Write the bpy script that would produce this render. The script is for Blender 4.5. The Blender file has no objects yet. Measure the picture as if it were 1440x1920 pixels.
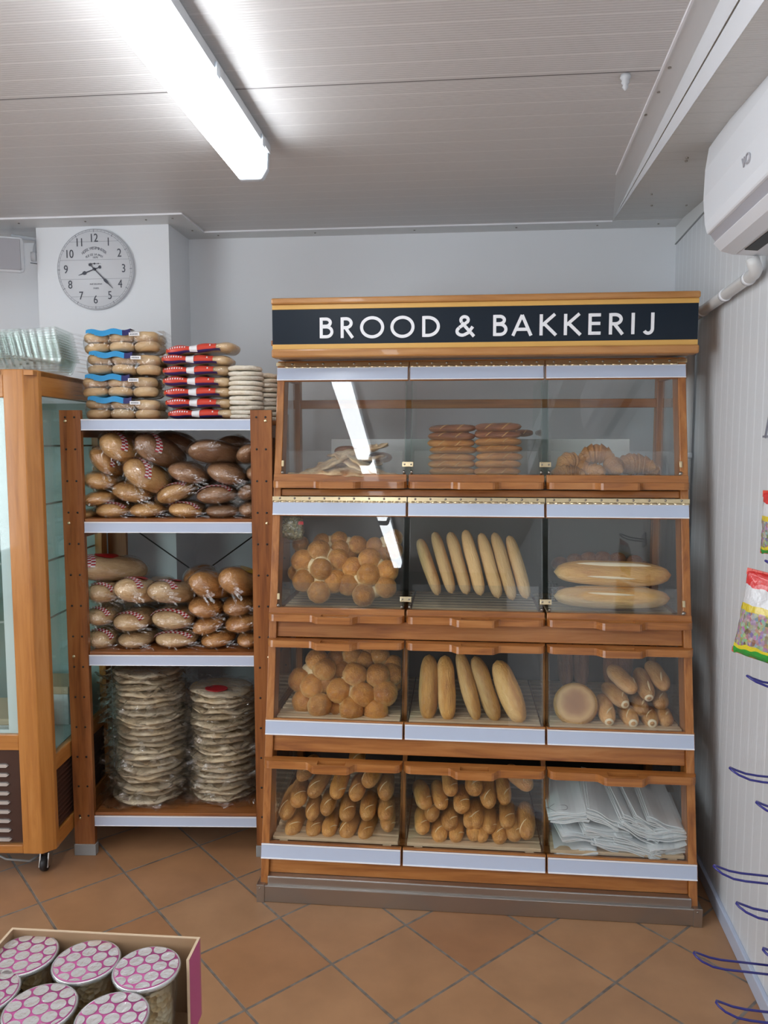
import bpy, math, random
from mathutils import Vector, Matrix, noise as mnoise
R = math.radians
PI = math.pi
random.seed(11)
SC = bpy.context.scene
COL = SC.collection

# ------------------------------------------------------------------ camera
F = 1440.0; PITCH = R(5.15); YAW = R(5.45); EYE = Vector((0, 0, 1.6))
FW = Vector((-math.sin(YAW)*math.cos(PITCH), math.cos(YAW)*math.cos(PITCH), -math.sin(PITCH)))
RT = Vector((math.cos(YAW), math.sin(YAW), 0)); UP = RT.cross(FW)
cd = bpy.data.cameras.new('camera'); cam = bpy.data.objects.new('camera', cd); COL.objects.link(cam)
cd.sensor_fit = 'VERTICAL'; cd.sensor_height = 24.0; cd.lens = 24.0*F/1920.0; cd.clip_start = 0.02
cam.matrix_world = Matrix(((RT.x, UP.x, -FW.x, EYE.x), (RT.y, UP.y, -FW.y, EYE.y), (RT.z, UP.z, -FW.z, EYE.z), (0, 0, 0, 1)))
SC.camera = cam

# ------------------------------------------------------------------ world, exposure
w = bpy.data.worlds.new('world'); SC.world = w; w.use_nodes = True
w.node_tree.nodes['Background'].inputs[0].default_value = (0.8, 0.87, 1, 1)
w.node_tree.nodes['Background'].inputs[1].default_value = 0.3
SC.view_settings.view_transform = 'Standard'; SC.view_settings.look = 'None'
SC.view_settings.gamma = 1; SC.view_settings.use_curve_mapping = False
SC.view_settings.exposure = 0.62
SC.cycles.use_denoising = True
SC.cycles.max_bounces = 7; SC.cycles.diffuse_bounces = 4; SC.cycles.glossy_bounces = 4
SC.cycles.transparent_max_bounces = 28; SC.cycles.transmission_bounces = 6
SC.cycles.caustics_reflective = False; SC.cycles.caustics_refractive = False
SC.cycles.sample_clamp_indirect = 4.0
LAMP = 8.5          # emission of the ceiling lamps

# added area fill light at the left wall, out of view, brightens the room
ld = bpy.data.lights.new('left_fill_light', 'AREA'); ld.shape = 'RECTANGLE'; ld.size = 3.6; ld.size_y = 1.8; ld.energy = 88; ld.color = (.90, .95, 1.0)
lo = bpy.data.objects.new('left_fill_light', ld); COL.objects.link(lo); lo.location = (-3.86, -1.3, 1.4); lo.rotation_euler = (math.radians(90), 0, math.radians(-90))
# ------------------------------------------------------------------ pixel -> place
def ray(px, py): return FW + RT*((px-720)/F) - UP*((py-960)/F)
def P(px, py, y): d = ray(px, py); return EYE + d*(y/d.y)
def PZ(px, py, z): d = ray(px, py); return EYE + d*((z-EYE.z)/d.z)
LEAN = 0.196
def PL(px, py, off=0.0):
    d = ray(px, py); n = Vector((0, 1, -LEAN)); return EYE + d*((2.504+off-n.dot(EYE))/n.dot(d))
def leany(z): return 2.504+LEAN*z

# ------------------------------------------------------------------ materials
MATS = {}
def mat(name, color=(.8, .8, .8), rough=.5, metal=0.0, emit=None, coat=0.0, spec=.5):
    m = bpy.data.materials.new(name); m.use_nodes = True
    b = m.node_tree.nodes['Principled BSDF']
    b.inputs['Base Color'].default_value = (*color, 1); b.inputs['Roughness'].default_value = rough
    b.inputs['Metallic'].default_value = metal; b.inputs['Coat Weight'].default_value = coat
    b.inputs['Specular IOR Level'].default_value = spec
    if emit:
        b.inputs['Emission Color'].default_value = (*emit[0], 1); b.inputs['Emission Strength'].default_value = emit[1]
    MATS[name] = m
    return m
def N(m, t, **kw):
    n = m.node_tree.nodes.new(t)
    for k, v in kw.items():
        if k in n.inputs: n.inputs[k].default_value = v
        else: setattr(n, k, v)
    return n
def L(m, a, b): m.node_tree.links.new(a, b)
def ramp(m, fac, stops, interp='LINEAR'):
    r = N(m, 'ShaderNodeValToRGB'); r.color_ramp.interpolation = interp
    e = r.color_ramp.elements
    while len(e) < len(stops): e.new(0.5)
    for i, (p, c) in enumerate(stops): e[i].position = p; e[i].color = (*c, 1)
    L(m, fac, r.inputs[0]); return r
def math_(m, op, a, b=None, clamp=False):
    n = N(m, 'ShaderNodeMath', operation=op); n.use_clamp = clamp
    for i, v in enumerate((a, b)):
        if v is None: continue
        if isinstance(v, (int, float)): n.inputs[i].default_value = v
        else: L(m, v, n.inputs[i])
    return n.outputs[0]
def bump(m, h, strength=.3, dist=.01):
    b = N(m, 'ShaderNodeBump', Strength=strength, Distance=dist); L(m, h, b.inputs['Height'])
    L(m, b.outputs[0], m.node_tree.nodes['Principled BSDF'].inputs['Normal']); return b
def objco(m, scale=(1, 1, 1), rnd=True):
    t = N(m, 'ShaderNodeTexCoord'); mp = N(m, 'ShaderNodeMapping'); mp.inputs['Scale'].default_value = scale
    L(m, t.outputs['Object'], mp.inputs['Vector'])
    if rnd:
        o = N(m, 'ShaderNodeObjectInfo'); c = N(m, 'ShaderNodeVectorMath', operation='SCALE')
        c.inputs[0].default_value = (17.3, 9.1, 23.7); L(m, o.outputs['Random'], c.inputs['Scale'])
        L(m, c.outputs[0], mp.inputs['Location'])
    return mp.outputs[0]
def base(m): return m.node_tree.nodes['Principled BSDF'].inputs['Base Color']
def wood(name, axis, dark, mid, light, rough=.35):
    m = mat(name, mid, rough, coat=.25)
    s = [14, 14, 14]; s[axis] = 1.2
    v = objco(m, s)
    n1 = N(m, 'ShaderNodeTexNoise', Scale=2.2, Detail=6.0, Roughness=.6, Distortion=.6); L(m, v, n1.inputs['Vector'])
    s2 = [90, 90, 90]; s2[axis] = 3
    n2 = N(m, 'ShaderNodeTexNoise', Scale=1.5, Detail=3.0); L(m, objco(m, s2), n2.inputs['Vector'])
    mix = math_(m, 'ADD', math_(m, 'MULTIPLY', n1.outputs[0], .8), math_(m, 'MULTIPLY', n2.outputs[0], .2))
    r = ramp(m, mix, [(.32, dark), (.5, mid), (.68, light)]); L(m, r.outputs[0], base(m))
    bump(m, n2.outputs[0], .08, .002)
    return m
D_, M_, G_ = (.22, .070, .017), (.39, .145, .034), (.50, .22, .066)
for ax, a in (('x', 0), ('y', 1), ('z', 2)):
    wood('pine_'+ax, a, D_, M_, G_)
    wood('chiller_wood_'+ax, a, (.38, .14, .028), (.50, .205, .045), (.58, .26, .07), .3)
    wood('rack_wood_'+ax, a, (.15, .046, .014), (.29, .10, .027), (.38, .15, .045))
wood('sign_wood', 0, (.34, .14, .038), (.47, .215, .065), (.56, .29, .10))
wood('pale_slat', 0, (.50, .36, .22), (.64, .48, .30), (.72, .57, .38), .5)
mat('sign_gold', (.72, .42, .11), .35)
mat('sign_black', (.010, .018, .030), .35, spec=.25)
mat('letter_white', (.90, .92, .96), .6)
mat('wall_white', (.86, .89, .93), .4)
mat('trim_white', (.70, .71, .71), .35)
mat('strip', (.52, .60, .76), .22)
mat('strip_edge', (.9, .91, .95), .2)
mat('steel', (.48, .46, .44), .33, 1.0)
mat('brass', (.72, .60, .38), .28, 1.0)
mat('dark', (.012, .012, .014), .5)
mat('screw', (.35, .33, .30), .35, 1.0)
mat('grey_plastic', (.30, .31, .31), .45)
mat('plastic_white', (.80, .83, .88), .25)
mat('ac_grey', (.42, .42, .46), .4)
mat('lamp_grey', (.55, .57, .60), .4)
mat('lamp_glow', (.9, .95, 1), .4, emit=((.93, .97, 1.0), LAMP))
mat('lamp_end', (.70, .78, .86), .2)
mat('hook_blue', (.018, .018, .22), .3, coat=.5)
mat('louver_brown', (.055, .022, .014), .4)
mat('louver_slot', (.62, .60, .58), .35, .6)
mat('rubber', (.02, .02, .022), .5)
mat('clock_face', (.74, .76, .80), .5)
mat('clock_ink', (.06, .065, .09), .5)
mat('clock_grey', (.25, .26, .31), .5)
mat('cardboard', (.40, .25, .14), .8)
mat('pink_card', (.42, .07, .19), .5)
mat('card_edge', (.62, .47, .32), .8)
mat('pink', (.52, .09, .30), .35)
mat('foil', (.92, .92, .94), .26, .75)
m = MATS['foil']; nz = N(m, 'ShaderNodeTexNoise', Scale=90.0, Detail=3.0); L(m, objco(m), nz.inputs['Vector']); bump(m, nz.outputs[0], .5, .003)
mat('lid_silver', (.62, .60, .62), .2, .6)
mat('tape_red', (.50, .02, .035), .35)
mat('tape_white', (.82, .78, .78), .35)
mat('label_red', (.55, .012, .02), .35)
mat('label_yellow', (.75, .50, .03), .35)
mat('label_blue', (.03, .30, .62), .35)
mat('label_navy', (.02, .02, .12), .35)
mat('label_white', (.82, .82, .84), .4)
mat('pack_red', (.62, .06, .035), .3)
mat('pack_navy', (.03, .03, .16), .3)
mat('paper', (.74, .78, .79), .7)
mat('wax_paper', (.72, .72, .72), .45)
mat('print_grey', (.18, .19, .20), .6)
mat('wire_dark', (.03, .03, .03), .35)
mat('chiller_inside', (.42, .56, .55), .25)
mat('panel_grey', (.20, .195, .19), .5); mat('panel_shade', (.05, .035, .028), .5)  # dark tones put shade behind the lower display rows
mat('fascia', (.36, .40, .40), .4)

# walls: ribbed panels, ceiling, floor tiles
def ribbed(name, color, axis, pitch, joint=None, line=.12, lighter=True):
    m = mat(name, color, .38)
    t = N(m, 'ShaderNodeTexCoord'); sx = N(m, 'ShaderNodeSeparateXYZ'); L(m, t.outputs['Object'], sx.inputs[0])
    f = math_(m, 'FRACT', math_(m, 'DIVIDE', sx.outputs[axis], pitch))
    rib = math_(m, 'LESS_THAN', f, line)
    c = N(m, 'ShaderNodeMixRGB'); c.inputs[1].default_value = (*color, 1)
    k = 1.12 if lighter else .9
    c.inputs[2].default_value = (*[min(.92, x*k) for x in color], 1); L(m, rib, c.inputs[0])
    out = c.outputs[0]
    if joint:
        g = math_(m, 'FRACT', math_(m, 'DIVIDE', math_(m, 'SUBTRACT', sx.outputs[axis], joint[1]), joint[0]))
        j = math_(m, 'LESS_THAN', g, .006/joint[0])
        c2 = N(m, 'ShaderNodeMixRGB'); L(m, out, c2.inputs[1]); c2.inputs[2].default_value = (.16, .15, .15, 1); L(m, j, c2.inputs[0]); out = c2.outputs[0]
    L(m, out, base(m))
    bump(m, math_(m, 'PINGPONG', f, .06), .5, .02)
    return m
ribbed('ceiling_panel', (.64, .635, .635), 1, .0875, (2.1, 2.116), .07)
ribbed('wall_panel', (.74, .77, .80), 1, .072, None, .14)
ribbed('soffit_panel', (.62, .62, .60), 1, .0875, None, .06, False)

m = mat('floor_tile', (.4, .2, .1), .42)
t = N(m, 'ShaderNodeTexCoord'); mp = N(m, 'ShaderNodeMapping', vector_type='POINT')
mp.inputs['Rotation'].default_value = (0, 0, R(45)); L(m, t.outputs['Object'], mp.inputs['Vector'])
sc_ = N(m, 'ShaderNodeVectorMath', operation='SCALE'); sc_.inputs['Scale'].default_value = 1/.3020
off = N(m, 'ShaderNodeVectorMath', operation='SUBTRACT'); L(m, mp.outputs[0], sc_.inputs[0]); L(m, sc_.outputs[0], off.inputs[0])
TX, TY = .483, 2.207
off.inputs[1].default_value = ((TX-TY)/math.sqrt(2)/.3020 % 1, (TX+TY)/math.sqrt(2)/.3020 % 1, 0)
fl = N(m, 'ShaderNodeVectorMath', operation='FLOOR'); L(m, off.outputs[0], fl.inputs[0])
fr = N(m, 'ShaderNodeVectorMath', operation='FRACTION'); L(m, off.outputs[0], fr.inputs[0])
s3 = N(m, 'ShaderNodeSeparateXYZ'); L(m, fr.outputs[0], s3.inputs[0])
def edge(o): return math_(m, 'MINIMUM', o, math_(m, 'SUBTRACT', 1.0, o))
e_ = math_(m, 'MINIMUM', edge(s3.outputs[0]), edge(s3.outputs[1]))
nz0 = N(m, 'ShaderNodeTexNoise', Scale=14.0, Detail=2.0); L(m, t.outputs['Object'], nz0.inputs['Vector'])
e2 = math_(m, 'ADD', e_, math_(m, 'MULTIPLY', math_(m, 'SUBTRACT', nz0.outputs[0], .5), .008))
gr = N(m, 'ShaderNodeMapRange'); gr.inputs['From Min'].default_value = .0105; gr.inputs['From Max'].default_value = .0165; L(m, e2, gr.inputs[0])
wn = N(m, 'ShaderNodeTexWhiteNoise'); L(m, fl.outputs[0], wn.inputs['Vector'])
rt_ = ramp(m, wn.outputs['Value'], [(0, (.37, .18, .085)), (.35, (.41, .215, .105)), (.65, (.43, .24, .125)), (1, (.345, .195, .11))])
nz = N(m, 'ShaderNodeTexNoise', Scale=5.0, Detail=5.0, Roughness=.55); L(m, t.outputs['Object'], nz.inputs['Vector'])
rn = ramp(m, nz.outputs[0], [(.3, (.86, .84, .82)), (.7, (1.12, 1.12, 1.1))])
mx = N(m, 'ShaderNodeMixRGB', blend_type='MULTIPLY'); mx.inputs[0].default_value = 1; L(m, rt_.outputs[0], mx.inputs[1]); L(m, rn.outputs[0], mx.inputs[2])
mg = N(m, 'ShaderNodeMixRGB'); L(m, gr.outputs[0], mg.inputs[0]); L(m, mx.outputs[0], mg.inputs[2])
ng = N(m, 'ShaderNodeTexNoise', Scale=30.0, Detail=3.0); L(m, t.outputs['Object'], ng.inputs['Vector'])
rg = ramp(m, ng.outputs[0], [(.35, (.14, .115, .095)), (.65, (.25, .22, .19))]); L(m, rg.outputs[0], mg.inputs[1])
L(m, mg.outputs[0], base(m)); bump(m, math_(m, 'ADD', gr.outputs[0], math_(m, 'MULTIPLY', nz.outputs[0], .4)), .35, .003)

# glass and film: clear with a mirror-like share that grows towards grazing angles
def clear(name, tint, r0, rough, streak=0.0, bscale=60.0, bstr=0.0, milk=0.0):
    m = bpy.data.materials.new(name); m.use_nodes = True; MATS[name] = m
    nt = m.node_tree; nt.nodes.remove(nt.nodes['Principled BSDF']); out = nt.nodes['Material Output']
    tr = N(m, 'ShaderNodeBsdfTransparent'); tr.inputs[0].default_value = (*tint, 1)
    gl = N(m, 'ShaderNodeBsdfGlossy'); gl.inputs['Roughness'].default_value = rough; gl.inputs[0].default_value = (1, 1, 1, 1)
    g = N(m, 'ShaderNodeNewGeometry'); d = N(m, 'ShaderNodeVectorMath', operation='DOT_PRODUCT')
    L(m, g.outputs['Incoming'], d.inputs[1])
    if bstr:
        n = N(m, 'ShaderNodeTexNoise', Scale=bscale, Detail=2.5, Distortion=1.5); L(m, objco(m), n.inputs['Vector'])
        b = N(m, 'ShaderNodeBump', Strength=bstr, Distance=.02); L(m, n.outputs[0], b.inputs['Height'])
        L(m, b.outputs[0], gl.inputs['Normal']); L(m, b.outputs[0], d.inputs[0])
    else: L(m, g.outputs['Normal'], d.inputs[0])
    k = math_(m, 'POWER', math_(m, 'SUBTRACT', 1.0, math_(m, 'ABSOLUTE', d.outputs['Value']), True), 5.0)
    f = math_(m, 'ADD', math_(m, 'MULTIPLY', k, 1-r0), r0, True)
    mx = N(m, 'ShaderNodeMixShader'); L(m, f, mx.inputs[0]); L(m, tr.outputs[0], mx.inputs[1]); L(m, gl.outputs[0], mx.inputs[2])
    last = mx
    if milk:
        df = N(m, 'ShaderNodeBsdfDiffuse'); df.inputs[0].default_value = (.85, .88, .9, 1)
        m2 = N(m, 'ShaderNodeMixShader'); m2.inputs[0].default_value = milk; L(m, last.outputs[0], m2.inputs[1]); L(m, df.outputs[0], m2.inputs[2]); last = m2
    L(m, last.outputs[0], out.inputs['Surface']); return m
clear('glass', (.985, .99, .987), .036, 0.0)
clear('glass_green', (.90, .96, .945), .035, 0.0)
clear('film', (1, 1, 1), .10, .10, bscale=3.2, bstr=.32)
clear('film_m', (1, 1, 1), .09, .10, bscale=36.0, bstr=.35)
clear('glass_lip', (.97, .98, .98), .035, 0.02, milk=.012)
clear('film_pita', (1, 1, 1), .11, .10, bscale=3.6, bstr=.4)
clear('clear_plastic', (.93, .96, .95), .09, .06, milk=.04)

def bread(name, dark, mid, pale, rough=.42, low=-.35, high=.25, spk=0.0, axis=2, coat=.12, nscale=1.3):
    m = mat(name, mid, rough, coat=coat)
    v = objco(m)
    n = N(m, 'ShaderNodeTexNoise', Scale=nscale, Detail=5.0, Roughness=.6); L(m, v, n.inputs['Vector'])
    r = ramp(m, n.outputs[0], [(.32, dark), (.62, mid)])
    t = N(m, 'ShaderNodeTexCoord'); s = N(m, 'ShaderNodeSeparateXYZ'); L(m, t.outputs['Object'], s.inputs[0])
    n2 = N(m, 'ShaderNodeTexNoise', Scale=3.0, Detail=2.0); L(m, v, n2.inputs['Vector'])
    h = math_(m, 'ADD', s.outputs[axis], math_(m, 'MULTIPLY', math_(m, 'SUBTRACT', n2.outputs[0], .5), .7))
    mr = N(m, 'ShaderNodeMapRange'); mr.inputs['From Min'].default_value = low; mr.inputs['From Max'].default_value = high; L(m, h, mr.inputs[0])
    mx = N(m, 'ShaderNodeMixRGB'); L(m, mr.outputs[0], mx.inputs[0]); mx.inputs[1].default_value = (*pale, 1); L(m, r.outputs[0], mx.inputs[2])
    out = mx.outputs[0]
    if spk:
        vo = N(m, 'ShaderNodeTexVoronoi', Scale=16.0); L(m, v, vo.inputs['Vector'])
        sp = math_(m, 'MULTIPLY', math_(m, 'LESS_THAN', vo.outputs['Distance'], .26), math_(m, 'GREATER_THAN', s.outputs[axis], .35))
        m3 = N(m, 'ShaderNodeMixRGB'); L(m, math_(m, 'MULTIPLY', sp, spk), m3.inputs[0]); L(m, out, m3.inputs[1]); m3.inputs[2].default_value = (.72, .50, .24, 1); out = m3.outputs[0]
    # each loaf came out of the oven a little lighter or darker
    oi = N(m, 'ShaderNodeObjectInfo'); hv = N(m, 'ShaderNodeHueSaturation'); L(m, out, hv.inputs['Color'])
    L(m, math_(m, 'ADD', math_(m, 'MULTIPLY', oi.outputs['Random'], .34), .83), hv.inputs['Value']); out = hv.outputs[0]
    L(m, out, base(m))
    n4 = N(m, 'ShaderNodeTexNoise', Scale=6.0, Detail=5.0, Roughness=.6); L(m, v, n4.inputs['Vector']); bump(m, n4.outputs[0], .45, .03)
    return m
bread('crust_baton', (.50, .21, .045), (.70, .36, .10), (.80, .56, .27), .36, -.9, -.1, coat=.25)
bread('crust_roll', (.48, .22, .06), (.68, .38, .14), (.74, .53, .30), .38, -.9, 0, coat=.2)
bread('crust_bun', (.38, .135, .022), (.60, .26, .045), (.82, .56, .24), .34, -.1, .5, .5, coat=.2)
bread('crust_stick', (.33, .13, .032), (.55, .28, .08), (.70, .46, .20), .5, -.6, .4)
bread('crust_loaf', (.42, .18, .034), (.62, .32, .068), (.72, .49, .19), .4, -.8, -.1)
bread('crust_batard', (.50, .24, .06), (.64, .37, .11), (.80, .62, .33), .42, -.8, .1)
bread('crust_dark', (.17, .055, .022), (.33, .12, .045), (.50, .26, .12), .36, -.9, -.2, coat=.25)
bread('crust_croissant', (.36, .13, .025), (.58, .26, .06), (.62, .36, .14), .36, -.9, -.2, coat=.25)
bread('bag_loaf', (.56, .28, .09), (.76, .45, .18), (.84, .60, .32), .5, -.9, -.2)
bread('bag_loaf_wheat', (.56, .34, .16), (.76, .54, .30), (.84, .66, .44), .55, -.9, -.2)
bread('bag_loaf_dark', (.22, .11, .052), (.38, .21, .11), (.46, .28, .17), .5, -.9, -.2)
bread('bag_loaf_brown', (.40, .17, .05), (.60, .30, .10), (.68, .40, .17), .45, -.9, -.2)
bread('bagel_crust', (.50, .28, .11), (.66, .42, .19), (.82, .68, .46), .5, -.5, .25)
bread('pita_crust', (.82, .73, .58), (.88, .83, .72), (.86, .78, .66), .7, -2, -1.5)
bread('flatbread_crust', (.72, .55, .32), (.86, .74, .54), (.86, .76, .58), .65, -2, -1.5)
bread('naan_crust', (.30, .13, .05), (.78, .58, .34), (.72, .52, .3), .6, -2, -1.5, nscale=13)
mat('score_tan', (.58, .34, .14), .6); mat('crumb', (.80, .64, .38), .7); mat('crumb_pale', (.84, .72, .50), .75)
m = mat('disc_base', (.5, .3, .14), .6)
v = N(m, 'ShaderNodeTexCoord'); ln = N(m, 'ShaderNodeVectorMath', operation='LENGTH'); L(m, v.outputs['Object'], ln.inputs[0])
nn_ = N(m, 'ShaderNodeTexNoise', Scale=2.0, Detail=3.0); L(m, v.outputs['Object'], nn_.inputs['Vector'])
r_ = ramp(m, math_(m, 'ADD', ln.outputs['Value'], math_(m, 'MULTIPLY', math_(m, 'SUBTRACT', nn_.outputs[0], .5), .3)), [(.2, (.26, .12, .055)), (.55, (.36, .18, .08)), (.8, (.58, .36, .16)), (1, (.46, .24, .09))]); L(m, r_.outputs[0], base(m))
m = mat('popcorn', (.6, .42, .2), .6)
vo = N(m, 'ShaderNodeTexVoronoi', Scale=120.0); L(m, objco(m), vo.inputs['Vector'])
r_ = ramp(m, vo.outputs['Color'], [(0, (.48, .27, .08)), (.4, (.80, .58, .30)), (.8, (.9, .76, .52))]); L(m, r_.outputs[0], base(m)); bump(m, vo.outputs['Distance'], 1.0, .01)

# ------------------------------------------------------------------ mesh helpers
class MB:
    def __init__(s): s.v = []; s.f = []; s.m = []; s.s = []
    def add(s, vs, fs, mi=0, smooth=False):
        o = len(s.v); s.v += [tuple(v) for v in vs]
        for f in fs: s.f.append([i+o for i in f]); s.m.append(mi); s.s.append(smooth)
        return s
    def box(s, x0, x1, y0, y1, z0, z1, mi=0, M=None):
        vs = [Vector(c) for c in ((x0, y0, z0), (x1, y0, z0), (x1, y1, z0), (x0, y1, z0), (x0, y0, z1), (x1, y0, z1), (x1, y1, z1), (x0, y1, z1))]
        if M: vs = [M @ v for v in vs]
        return s.add(vs, [(0, 3, 2, 1), (4, 5, 6, 7), (0, 1, 5, 4), (1, 2, 6, 5), (2, 3, 7, 6), (3, 0, 4, 7)], mi)
    def hexa(s, pts, mi=0):
        return s.add(pts, [(0, 3, 2, 1), (4, 5, 6, 7), (0, 1, 5, 4), (1, 2, 6, 5), (2, 3, 7, 6), (3, 0, 4, 7)], mi)
    def prism(s, poly, a, b, axis='z', mi=0):
        def q(p, h): return {'z': (p[0], p[1], h), 'x': (h, p[0], p[1]), 'y': (p[0], h, p[1])}[axis]
        n = len(poly); vs = [q(p, a) for p in poly]+[q(p, b) for p in poly]
        fs = [tuple(range(n))[::-1], tuple(range(n, 2*n))]+[(i, (i+1) % n, n+(i+1) % n, n+i) for i in range(n)]
        return s.add(vs, fs, mi)
    def rings(s, rings, mi=0, smooth=True, cap=True, closed=True):
        n = len(rings[0]); vs = [p for r in rings for p in r]; fs = []
        for i in range(len(rings)-1):
            for j in range(n if closed else n-1):
                k = (j+1) % n; fs.append((i*n+j, i*n+k, (i+1)*n+k, (i+1)*n+j))
        if cap: fs.append(tuple(range(n))[::-1]); fs.append(tuple(range((len(rings)-1)*n, len(rings)*n)))
        return s.add(vs, fs, mi, smooth)
    def lathe(s, prof, c=(0, 0, 0), n=24, mi=0, smooth=True, M=None, cap=True):
        rs = []
        for r, z in prof:
            ring = [Vector((r*math.cos(2*PI*k/n), r*math.sin(2*PI*k/n), z)) for k in range(n)]
            rs.append([tuple((M @ p if M else p)+Vector(c)) for p in ring])
        return s.rings(rs, mi, smooth, cap)
    def tube(s, pts, r, n=10, mi=0, closed=False):
        pts = [Vector(p) for p in pts]; rs = []; N_ = len(pts)
        prev = None
        for i, p in enumerate(pts):
            if closed: t = pts[(i+1) % N_]-pts[i-1]
            else: t = pts[min(i+1, N_-1)]-pts[max(i-1, 0)]
            t.normalize()
            a = prev if prev is not None else (Vector((0, 0, 1)) if abs(t.z) < .9 else Vector((1, 0, 0)))
            u = t.cross(a).cross(t); u.normalize(); w_ = t.cross(u); prev = u
            rr = r[i] if isinstance(r, (list, tuple)) else r
            rs.append([tuple(p+(u*math.cos(2*PI*k/n)+w_*math.sin(2*PI*k/n))*rr) for k in range(n)])
        if closed: rs.append(rs[0])
        return s.rings(rs, mi, True, not closed)
    def build(s, name, mats, parent=None, org=None, bevel=0.0, flip=False):
        if isinstance(mats, str): mats = [mats]
        me = bpy.data.meshes.new(name)
        o3 = Vector(org) if org is not None else Vector((0, 0, 0))
        me.from_pydata([tuple(Vector(v)-o3) for v in s.v], [], s.f)
        for k in mats: me.materials.append(MATS[k])
        me.polygons.foreach_set('material_index', s.m); me.polygons.foreach_set('use_smooth', s.s)
        me.update()
        o = bpy.data.objects.new(name, me); COL.objects.link(o)
        if parent: o.parent = parent
        elif org is not None: o.location = o3
        if bevel:
            b = o.modifiers.new('bevel', 'BEVEL'); b.width = bevel; b.segments = 2; b.limit_method = 'ANGLE'; b.angle_limit = R(40)
        return o
def tag(o, label=None, cat=None, group=None, kind=None):
    if label: o['label'] = label
    if cat: o['category'] = cat
    if group: o['group'] = group
    if kind: o['kind'] = kind
    return o
def thing(name, label, cat, loc=(0, 0, 0), rot=(0, 0, 0), group=None):
    o = bpy.data.objects.new(name, None); COL.objects.link(o); o.location = loc; o.rotation_euler = rot
    o.empty_display_size = .05
    return tag(o, label, cat, group)
def struct(o): o['kind'] = 'structure'; return o
def kids(o): return [c for c in bpy.data.objects if c.parent == o]
def copy_tree(o, parent=None):
    c = o.copy(); COL.objects.link(c)
    if parent is not None: c.parent = parent
    for ch in KIDS.get(o.name, ()): copy_tree(ch, c)
    return c
KIDS = {}
def remember(o):
    KIDS[o.name] = kids(o)
    for c in KIDS[o.name]: remember(c)
USED = set()
def place(proto, label, loc, rot, scale, group=None):
    if proto.name not in USED: USED.add(proto.name); o = proto
    else: o = copy_tree(proto)
    o['label'] = label
    if group: o['group'] = group
    o.location = loc
    if isinstance(rot, Matrix): o.rotation_euler = rot.to_euler()
    else: o.rotation_euler = rot
    o.scale = scale
    return o
def text_mesh(txt, size, name, material, parent, M, ext=.0006, align='CENTER'):
    c = bpy.data.curves.new(name, 'FONT'); c.body = txt; c.size = size; c.align_x = align; c.align_y = 'CENTER'; c.extrude = ext
    o = bpy.data.objects.new(name, c); COL.objects.link(o); bpy.context.view_layer.update()
    me = bpy.data.meshes.new_from_object(o.evaluated_get(bpy.context.evaluated_depsgraph_get()))
    bpy.data.objects.remove(o); bpy.data.curves.remove(c)
    me.transform(M); me.materials.clear(); me.materials.append(MATS[material]); me.name = name
    return me
def nz3(x, y, z, s=0): return mnoise.noise(Vector((x+s*7.31, y+s*3.17, z+s*1.93)))
ORD = ['first', 'second', 'third', 'fourth', 'fifth', 'sixth', 'seventh', 'eighth', 'ninth', 'tenth', 'eleventh', 'twelfth', 'thirteenth', 'fourteenth', 'fifteenth', 'sixteenth', 'seventeenth', 'eighteenth', 'nineteenth', 'twentieth', 'twenty-first', 'twenty-second', 'twenty-third']

# ================================================================== THE ROOM
CZ = 2.55; BY = 3.588
def wx(y): return .953+(y-BY)*.05
struct(MB().box(-3.9, 1.1, -3.6, BY+.1, -.06, 0).build('floor', 'floor_tile'))
struct(MB().box(-3.9, 1.1, -3.6, BY+.1, CZ, CZ+.06).build('ceiling', 'ceiling_panel'))
struct(MB().box(-3.9, .953, BY, BY+.08, 0, CZ).build('wall_back', 'wall_white'))
struct(MB().box(-3.98, -3.9, -3.6, BY, 0, CZ).build('wall_left', 'wall_white'))
struct(MB().box(-3.9, .65, -3.68, -3.6, 0, CZ).build('wall_front', 'panel_grey'))
o = MB().box(0, .07, -7.2, 0, 0, CZ).build('wall_right', 'wall_panel'); o.location = (.953, BY, 0); o.rotation_euler.z = -math.atan(.05); struct(o)
WROT = -math.atan(.05)
# made-up window frame and pane around the added fill light
b = MB()
for (y0, y1, z0, z1) in ((-3.16, -3.10, .45, 2.35), (.50, .56, .45, 2.35), (-3.16, .56, .43, .50), (-3.16, .56, 2.30, 2.37), (-1.33, -1.27, .45, 2.35)): b.box(-3.90, -3.82, y0, y1, z0, z1)
wn1 = struct(b.build('added_window_1', 'plastic_white'))
MB().box(-3.845, -3.84, -3.1, .5, .5, 2.3).build('pane', 'glass', wn1)
# wall pillar that carries the clock
struct(MB().box(-1.866, -1.26, 3.335, BY, 0, CZ).build('wall_pillar', 'wall_white'))
# smooth upper panel joint of the right wall
struct(MB().box(-.003, 0, -.07, -.064, 0, 2.46).build('trim_6', 'grey_plastic')).location = (.953, BY, 0)
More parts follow.
